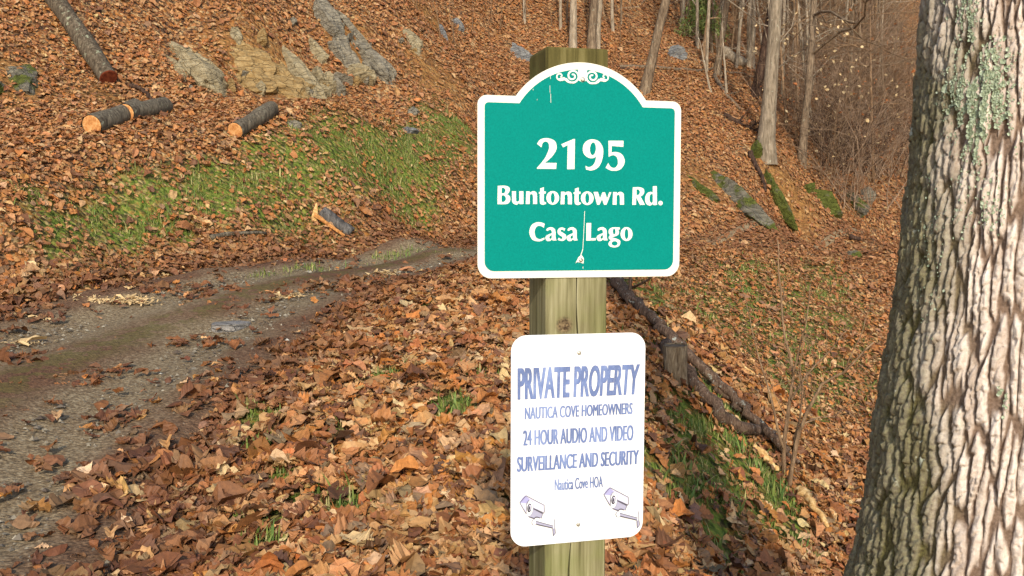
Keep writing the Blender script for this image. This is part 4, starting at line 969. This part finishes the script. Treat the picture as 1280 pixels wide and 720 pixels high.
for q_, (cx_, cy_, sx_, sy_, n_) in enumerate([(405, 112, 26, 12, 9), (448, 88, 18, 22, 8), (300, 100, 26, 18, 6), (350, 112, 22, 10, 5), (425, 48, 18, 16, 5), (520, 60, 16, 14, 3), (240, 108, 16, 12, 3)]):
    for k_ in range(n_):
        w_ = rk.uniform(5, 12); rock("small broken stone fallen among the leaves below the rock outcrop", cx_ + rk.normal(0, .55) * sx_, cy_ + rk.normal(0, .55) * sy_, w_, w_ * rk.uniform(.6, 1.1), (M_GREYR, M_TAN, M_OCHRE)[0 if q_ in (1, 4) else (q_ + k_) % 3], rk.uniform(-1, 1), .8, 300 + q_ * 20 + k_, group="small stones below the rock outcrop", sink=.0, lift=.2)
c = ground_at(288, 411); a = np.linspace(0, 2 * np.pi, 22, endpoint=False); s = ppm(c)
rr4 = 1 + .12 * np.sin(a * 2 + 1) + .07 * np.sin(a * 5); xs_ = c[0] + 21 / s * rr4 * np.cos(a); ys_ = c[1] + .19 * rr4 * np.sin(a); z0 = float(surf(c[0], c[1])) + .012
V = np.concatenate([np.c_[xs_, ys_, surf(xs_, ys_) - .03], np.c_[c[0] + (xs_ - c[0]) * .97, c[1] + (ys_ - c[1]) * .97, np.full(22, z0)], [[c[0], c[1], z0 + .006]]])
i_ = np.arange(22); j_ = (i_ + 1) % 22
tag(mesh("flat_stone", V, [np.stack([i_, j_, j_ + 22, i_ + 22], 1), np.stack([i_ + 22, j_ + 22, np.full(22, 44)], 1)], mat_rock("track_stone", [srgb(120, 114, 106), srgb(142, 136, 128), srgb(160, 154, 146)]), None, smooth=False, origin=c), "flat smooth grey stone set into the gravel track", "rock")
for px, py, w_, lb in [(103, 605, 34, "pale buff leaf lying on the dark edge of the track"), (158, 666, 22, "pale cream leaf among brown ones at the lower left"), (85, 580, 5, "")]:
    if not lb: continue
    c = ground_at(px, py); v, f = place_leaves(OVAL, c[None] + [0, 0, .03], np.array([w_ / ppm(c)]), N(c[:1], c[1:2]), np.array([.1]), np.array([.02]), np.random.default_rng(px))
    o_ = mesh("fallen_leaf", v, [f], M_LEAF, None, False, np.tile(srgb(216, 180, 140), (len(v), 1)), c); tag(o_, lb, "leaf")
for px, py, w_, col, lb, sd in [(790, 690, 44, (196, 104, 40), "curled bright orange leaf by the foot of the white sign", 4), (866, 655, 40, (128, 92, 74), "large curled grey brown leaf on grass right of the white sign", 5), (356, 583, 30, (206, 132, 84), "upright narrow pinkish leaf standing up in the foreground litter", 6)]:
    c = ground_at(px, py); v, f = place_leaves(OAK, c[None] + [0, 0, .03], np.array([w_ / ppm(c)]), np.array([[0.1, -.75, .65]]), np.array([.15]), np.array([.03]), np.random.default_rng(sd))
    o_ = mesh("fallen_leaf", v, [f], M_LEAF, None, False, np.tile(srgb(*col), (len(v), 1)), c); tag(o_, lb, "leaf")
# ------------------------------------------------------------------ trees and shrubs
def bare_tree(name, label, pix, rpx, mat, seed, htop=9.0, limbs=7, group=None, low=.45, flare=1.35, cat="tree", vine=False, dist=None, lv=2):
    """pix: (base px, base py), (upper px, upper py): the trunk's foot on the ground and a second point fixing its lean"""
    b = ground_at(*pix[0]); s = ppm(b); u_ = at(pix[1][0], pix[1][1], b[1]); rs = np.random.default_rng(seed)
    d = u_ - b; d[1] += rs.normal(0, .06) * np.linalg.norm(d); d /= np.linalg.norm(d); r_ = rpx / s
    t = thing(name, b, label, cat, group)
    n_ = 26; hs = np.linspace(-.25, htop, n_); wob = np.cumsum(rs.normal(0, .028 * htop / 9, (n_, 2)), 0) * r_ / .12 * .45; wob -= wob[1]
    wob = np.clip(wob, -.25, .25) ; base_d = d
    pts = b + base_d * hs[:, None]; pts[:, :2] += wob
    rad = r_ * (1 - .62 * np.clip(hs / htop, 0, 1)) * (1 + (flare - 1) * np.exp(-np.clip(hs, 0, 99) / (r_ * 3.0)))
    A_ = Acc(); A_.tube(pts, rad, 16 if rpx > 4 else 9, cap=False, noise=.10, seed=seed); A_.build("trunk", mat, t)
    A_ = Acc()
    for q_ in range(limbs):
        k_ = int(n_ * (low + (1 - low) * (q_ + .5) / limbs)); k_ = min(k_, n_ - 2); a = rs.uniform(0, 6.28)
        limb(A_, pts[k_], (math.cos(a), math.sin(a) * .8, rs.uniform(.3, 1.0)), htop * rs.uniform(.16, .32), rad[k_] * .5, lv, rs, 5)
    limb(A_, pts[-1], d, htop * .2, rad[-1], 2, rs, 5)
    A_.build("crown", mat, t)
    if vine:
        A_ = Acc(); th2 = hs * 3; A_.tube(pts + (rad * 1.15)[:, None] * np.c_[np.cos(th2), np.sin(th2), 0 * th2], .018, 6); A_.build("vine", M_DARK, t)
    return t
bare_tree("bare_tree", "large pale grey bare tree with flared mossy foot on the far slope", [(957, 194), (967, 20)], 9.0, M_MIDP, 1, 13, 10, low=.42, flare=1.55)
bare_tree("bare_tree", "dark charred looking leaning tree just left of the large grey tree", [(944, 120), (961, 30)], 5.5, M_DARK, 2, 9, 4, low=.6)
bare_tree("bare_tree", "brown barked tree right of the large grey tree at the thicket's edge", [(1002, 205), (1014, 90)], 5.0, M_GREY, 3, 11, 12, low=.22)
bare_tree("bare_tree", "leaning brown tree rising from behind the green sign's right shoulder", [(806, 116), (828, 12)], 6.0, M_GREY, 4, 10, 7, low=.5)
bare_tree("bare_tree", "straight pale tree just left of the vine wrapped one behind the post top", [(716, 64), (717, 5)], 4.6, M_PALE, 5, 11, 6, low=.5)
bare_tree("bare_tree", "grey tree wrapped in a dark vine behind the post top", [(739, 64), (741, 5)], 5.2, M_GREY, 6, 11, 6, low=.5, vine=True)
bare_tree("bare_tree", "thin pale stem touching the vine wrapped tree's right side", [(747, 64), (750, 5)], 3.0, M_PALE, 7, 10, 5, low=.5)
bare_tree("bare_tree", "slim white tree rising left of the leaning grey one on the far slope", [(883, 92), (884, 5)], 2.0, M_PALE, 8, 9, 5, low=.6)
bare_tree("bare_tree", "grey leaning tree in the middle of the far slope", [(896, 94), (908, 5)], 4.0, M_GREY, 9, 11, 8, low=.4)
bare_tree("bare_tree", "thin white tree left of the green pine bush", [(852, 32), (855, -10)], 2.4, M_PALE, 10, 9, 5, low=.5)
bare_tree("bare_tree", "very slim white tree right of the grey leaning tree", [(923, 74), (926, 5)], 1.9, M_PALE, 11, 9, 5, low=.55)
bare_tree("bare_tree", "left stem of a pale pair behind the dark leaning tree", [(936, 84), (938, 5)], 3.0, M_PALE, 12, 12, 7, low=.5)
bare_tree("bare_tree", "right stem of a pale pair behind the dark leaning tree", [(941, 87), (943, 5)], 2.7, M_PALE, 13, 12, 7, low=.5)
bare_tree("bare_tree", "pale slender tree just right of the large grey tree", [(978, 122), (981, 10)], 2.2, M_PALE, 14, 10, 8, low=.3)
bare_tree("bare_tree", "thin dead white stem bent over the slope left of the grey tree", [(908, 118), (904, 70)], 1.7, M_PALE, 15, 1.6, 2, low=.5, lv=1)
bare_tree("bare_tree", "thin crooked stem standing above the fallen dark log", [(888, 116), (883, 92)], 1.6, M_PALE, 16, 1.2, 2, low=.5, lv=1)
rf = np.random.default_rng(78)
for q_ in range(34):
    px = rf.uniform(860, 1118); f_ = (px - 640) / 480; py = rf.uniform(50, 90 + 110 * f_) if px > 960 else rf.uniform(20, 90)
    bare_tree("bare_tree", "slender grey tree among many on the far slope above the mossy rocks", [(px, py), (px + rf.normal(0, 6), py - 80)], rf.uniform(1.2, 2.8), (M_PALE, M_GREY, M_TWIG)[q_ % 3], 500 + q_, rf.uniform(7, 12), 12, "slender trees on the far slope", low=.12, lv=2)
rf = np.random.default_rng(77)
for q_ in range(58):
    px = rf.uniform(640, 1125) if q_ > 14 else rf.uniform(850, 1125); f_ = (px - 640) / 480
    py = rf.uniform(-40, 40 + 70 * f_)
    bare_tree("bare_tree", "slim bare tree standing in the wood high on the far slope", [(px, py), (px + rf.normal(0, 4), py - 80)], rf.uniform(.9, 2.2), (M_PALE, M_GREY, M_PALE, M_TWIG)[q_ % 4], 200 + q_, rf.uniform(7, 12), 6, "bare trees high on the far slope", low=.25, lv=1)
# wispy saplings on the slope above the sign
for q_, (px, py, hp) in enumerate([(550, 48, 70), (566, 54, 75), (570, 60, 60), (590, 40, 60), (615, 30, 60), (624, 44, 70), (612, 52, 50), (655, 30, 50), (668, 44, 50), (690, 34, 50), (700, 20, 45), (520, 14, 40), (775, 60, 60), (788, 40, 50), (770, 20, 40), (860, 120, 45), (835, 95, 40)]):
    b = ground_at(px, py); rs = np.random.default_rng(400 + q_); s = ppm(b); A_ = Acc(); L = hp / s * rs.uniform(.8, 1.2)
    limb(A_, b - [0, 0, .05], (rs.normal(0, .08), 0, 1), L, .012, 1, rs, 5, twist=.05, up=.1, kids=(2, 5))
    tag(A_.build("bare_sapling", M_TWIG, None, origin=b), "wispy bare sapling on the leafy slope above and beside the green sign", "sapling", "wispy saplings on the leafy slope")
# sapling on the right slope
b = ground_at(985, 612); t = thing("bare_sapling", b, "bare many stemmed sapling on the slope between sign and big tree", "sapling")
rs = np.random.default_rng(3)
def stem(pix, r0, r1, dy=0.0, dy1=0.0):
    K_ = np.array([at(px, py, b[1] + dy + (dy1 - dy) * q_ / (len(pix) - 1)) for q_, (px, py) in enumerate(pix)]); s = np.arange(len(K_)); u_ = np.linspace(0, len(K_) - 1, len(K_) * 3)
    p = np.stack([np.interp(u_, s, K_[:, c_]) for c_ in range(3)], 1); p[1:-1] += rs.normal(0, .003, p[1:-1].shape)
    A_ = Acc(); A_.tube(p, np.linspace(r0, r1, len(p)), 8)
    for q_ in range(4):
        k_ = rs.integers(len(p) // 3, len(p) - 1); d = rs.normal(0, .5, 3) + [0, 0, .7]; limb(A_, p[k_], d, rs.uniform(.15, .45), max(r1 * 1.1, .003), 1, rs, 4, twist=.1)
    return A_.build("stem", M_TWIG, t)
stem([(979, 614), (978, 604), (981, 541), (988, 498), (993, 461), (980, 419), (975, 345), (972, 300)], .019, .004, 0, .1)
stem([(986, 616), (985, 612), (999, 541), (1009, 514), (1030, 477), (1060, 461), (1092, 428)], .020, .005, 0, -.35)
stem([(989, 500), (1010, 466), (1036, 440), (1062, 410)], .009, .003, .02, .25)
stem([(1004, 530), (1025, 521), (1046, 522)], .007, .003, 0, .2)
stem([(979, 560), (962, 493), (946, 435), (933, 382)], .010, .003, 0, .2)
stem([(990, 470), (1000, 430), (1009, 400), (1013, 355)], .008, .003, .03, -.15)
stem([(992, 560), (1003, 500), (1000, 450), (1005, 420)], .008, .003, 0, -.1)

# thicket of bare shrubs at the right; three shrubs built, the rest are copies
def shrub(seed, leaves):
    rs = np.random.default_rng(seed); t = thing("bare_shrub", (0, 0, 0), "", "shrub"); A_ = Acc(); ends = []
    for _ in range(30):
        a = rs.uniform(0, 6.28); sp = abs(rs.normal(0, .55))
        ends += limb(A_, (rs.normal(0, .35), rs.normal(0, .35), -.1), (math.cos(a) * sp, math.sin(a) * sp, 1), rs.uniform(1.4, 3.6), rs.uniform(.006, .014), 2, rs, 4, twist=.20, up=-.015, kids=(2, 5))
    A_.build("twigs", (M_TWIG2, M_DARK, M_TWIG)[seed % 3], t)
    e = np.array(ends); k_ = min(len(e), leaves); e = e[rs.permutation(len(e))[:k_]]
    v, f = place_leaves(FARL, e, np.full(k_, .09) * rs.uniform(.6, 1.4, k_), np.tile([0, -.7, .5], (k_, 1)), np.full(k_, .6), np.zeros(k_), rs)
    c_ = np.where(rs.random((k_, 1)) < .25, np.array(srgb(214, 186, 138)), np.array(srgb(168, 104, 58)))
    tag(mesh("leaves", v, [f], M_LEAF, t, False, np.repeat(c_ * rs.uniform(.7, 1.1, (k_, 1)), len(FARL[0]), 0)), kind="stuff")
    return t
protos = [shrub(900 + q_, 22) for q_ in range(3)]
rf = np.random.default_rng(88); used = 0
spots = [(1010 + rf.uniform(0, 115), rf.uniform(120, 262)) for _ in range(26)] + [(rf.uniform(975, 1120), rf.uniform(40, 170)) for _ in range(16)] + [(rf.uniform(1120, 1220), rf.uniform(100, 270)) for _ in range(5)] + [(rf.uniform(985, 1125), rf.uniform(-10, 60)) for _ in range(16)]
for q_, (px, py) in enumerate(spots):
    if px < 1035 and py > 215: continue
    b = ground_at(px, py); src = protos[used % 3]
    if used < 3: r_ = src
    else:
        r_ = src.copy(); COL.objects.link(r_)
        for ch in src.children:
            d = ch.copy(); COL.objects.link(d); d.parent = r_
    used += 1
    r_.location = b; r_.rotation_euler = (0, 0, rf.uniform(0, 6.28)); s = rf.uniform(.65, 1.1); r_.scale = (s, s, s * rf.uniform(.8, 1.1))
    tag(r_, "tangled leafless brown shrub in the thicket at the right", "shrub", "bare shrubs in the thicket")
# pale leafed young tree twigs left of the big trunk
b = ground_at(1092, 230); t = thing("young_beech", b, "young tree holding pale dry leaves just left of the big trunk", "tree"); rs = np.random.default_rng(12); A_ = Acc(); ends = []
ptsb = [b - [0, 0, .1], b + [-.1, -.1, 1.2], b + [-.2, -.2, 2.6], b + [-.25, -.2, 4.2]]
A_.tube(ptsb, [.04, .035, .025, .008], 7); A_.build("trunk", M_TWIG, t); A_ = Acc()
for q_ in range(16):
    f_ = rs.uniform(.3, 1); p = ptsb[0] * (1 - f_) + ptsb[-1] * f_; a = rs.uniform(2.4, 4.4) if q_ % 3 else rs.uniform(0, 6.28)
    ends += limb(A_, p, (math.cos(a), math.sin(a), .15), rs.uniform(1.2, 2.6), .014, 2, rs, 5, twist=.12, up=0.0)
A_.build("crown", M_TWIG, t)
e = np.array(ends); e = e[rs.permutation(len(e))[:110]]; k_ = len(e)
v, f = place_leaves(OVAL, e, np.full(k_, .11), np.tile([0, -.8, .4], (k_, 1)), np.full(k_, .5), np.zeros(k_), rs)
tag(mesh("leaves", v, [f], M_LEAF, t, False, np.repeat(np.array(srgb(222, 196, 150)) * rs.uniform(.6, 1.1, (k_, 1)), len(OVAL[0]), 0)), kind="stuff")
# green pine bush far up the slope
b = ground_at(878, 52); s = ppm(b); t = thing("young_pine", b, "soft green young pine among bare trees on the far slope", "tree"); rs = np.random.default_rng(15)
hp = 70 / s; A_ = Acc(); A_.tube([b - [0, 0, .1], b + [0, 0, hp]], [.06, .012], 7); A_.build("trunk", M_GREY, t)
k_ = 1600; hh = rs.uniform(.15, 1, k_) * hp; a = rs.uniform(0, 6.28, k_); br = np.floor(a / .5 + hh * 3) % 3
rr5 = (hp * .62 * (1.06 - hh / hp)) * np.sqrt(rs.uniform(.05, 1, k_)) * np.where(br == 0, .65, 1.0)
P0 = b + np.c_[np.cos(a) * rr5, np.sin(a) * rr5, hh - .18 * rr5 + rs.normal(0, .06, k_)]
v, f = place_leaves(leaf_template([.03, .06, .06, .02]), P0, rs.uniform(.12, .24, k_), np.c_[np.cos(a), np.sin(a), np.ones(k_)] / 1.41, np.full(k_, .7), np.zeros(k_), rs)
cc = np.array(srgb(120, 134, 72)) * rs.uniform(.7, 1.3, (k_, 1))
tag(mesh("crown", v, [f], M_TINT, t, False, np.repeat(cc, 12, 0)))
vs, fs, cs, off = [], [], [], 0
ROCKS_XY = []
for r0, r1, dens, tpls, smu in [(1.6, 5.2, 1500, (OAK, OVAL, OAK, MAPLE, FARL, LONG), .094), (5.2, 9.5, 1300, (OAK, OVAL, OAK, MAPLE, FARL, LONG), .076), (9.5, 16, 1150, (FARL, OVAL), .053), (16, 26, 640, (FARL,), .054), (26, 60, 120, (FARL,), .08)]:
    n_ = int(R(34) * (r1 * r1 - r0 * r0) * dens)
    x, y = sector(n_, r0, r1)
    rm = road_mask(x, y); gr = green(x, y); so_ = soil(x, y)
    nz = fbm(x * 2.3, y * 2.3, 51, 4); nz2 = fbm(x * .8, y * .8, 61, 3)
    # how much of the track the leaves have blown over
    right = sstep(2.0, 4.5, x)
    keep = np.where(rm > 0, np.maximum(.025 + .2 * sstep(.54, .66, nz) * sstep(.40, .6, nz2) + .14 * sstep(.60, .15, rm) * sstep(.35, .55, nz) + .6 * sstep(.16, .0, rm), .97 * right), 1.0)
    keep *= 1 - .95 * gr; keep *= 1 - .9 * so_ * sstep(.30, .48, nz)
    keep *= .35 + .65 * sstep(.25, .45, nz)
    for cx_, cy_, ra_ in NOLEAF: keep *= np.where(np.hypot(x - cx_, y - cy_) < ra_, .22, 1.0)
    s = rg.random(n_) < keep; x, y, rm = x[s], y[s], rm[s]
    z = surf(x, y); nr = N(x, y); k = len(x)
    size = np.clip(rg.lognormal(math.log(smu), .40, k), .026, .19)
    wetd = np.where(rm > -.1, .75, sstep(-.75, -.1, rm) * .6 * (x < 2)); wetd = wetd * (rg.random(k) < .85)
    near = r1 < 10
    tilt = np.abs(rg.normal(0, .23 if near else .22, k)) + (rg.random(k) < (.10 if near else .04)) * rg.uniform(.2, .7, k) * (rm < 0) * np.where(rm > 0, .25, 1)
    lift = rg.uniform(0, .045, k) * np.where(rm > 0, .15, 1) + .004
    col = leaf_cols(k, rg, wetd); fm = float(np.interp((r0 + r1) / 2, [5, 13, 22, 43], [0, .25, .45, .55])); col = col * (1 - fm) + np.array(srgb(150, 102, 64)) * fm; which = rg.integers(0, len(tpls), k)
    for ti, tp in enumerate(tpls):
        w_ = which == ti
        if not w_.any(): continue
        v, f = place_leaves(tp, np.stack([x, y, z], 1)[w_], size[w_], nr[w_], tilt[w_], lift[w_], rg)
        vs.append(v); fs.append(f + off); off += len(v); cs.append(np.repeat(col[w_], len(tp[0]), 0))
o = mesh("leaf_litter", np.concatenate(vs), [np.concatenate(fs)], M_LEAF, smooth=False, col=np.concatenate(cs))
tag(o, "brown and rust coloured fallen leaves covering the hillside and track edges", "fallen leaves", kind="stuff")
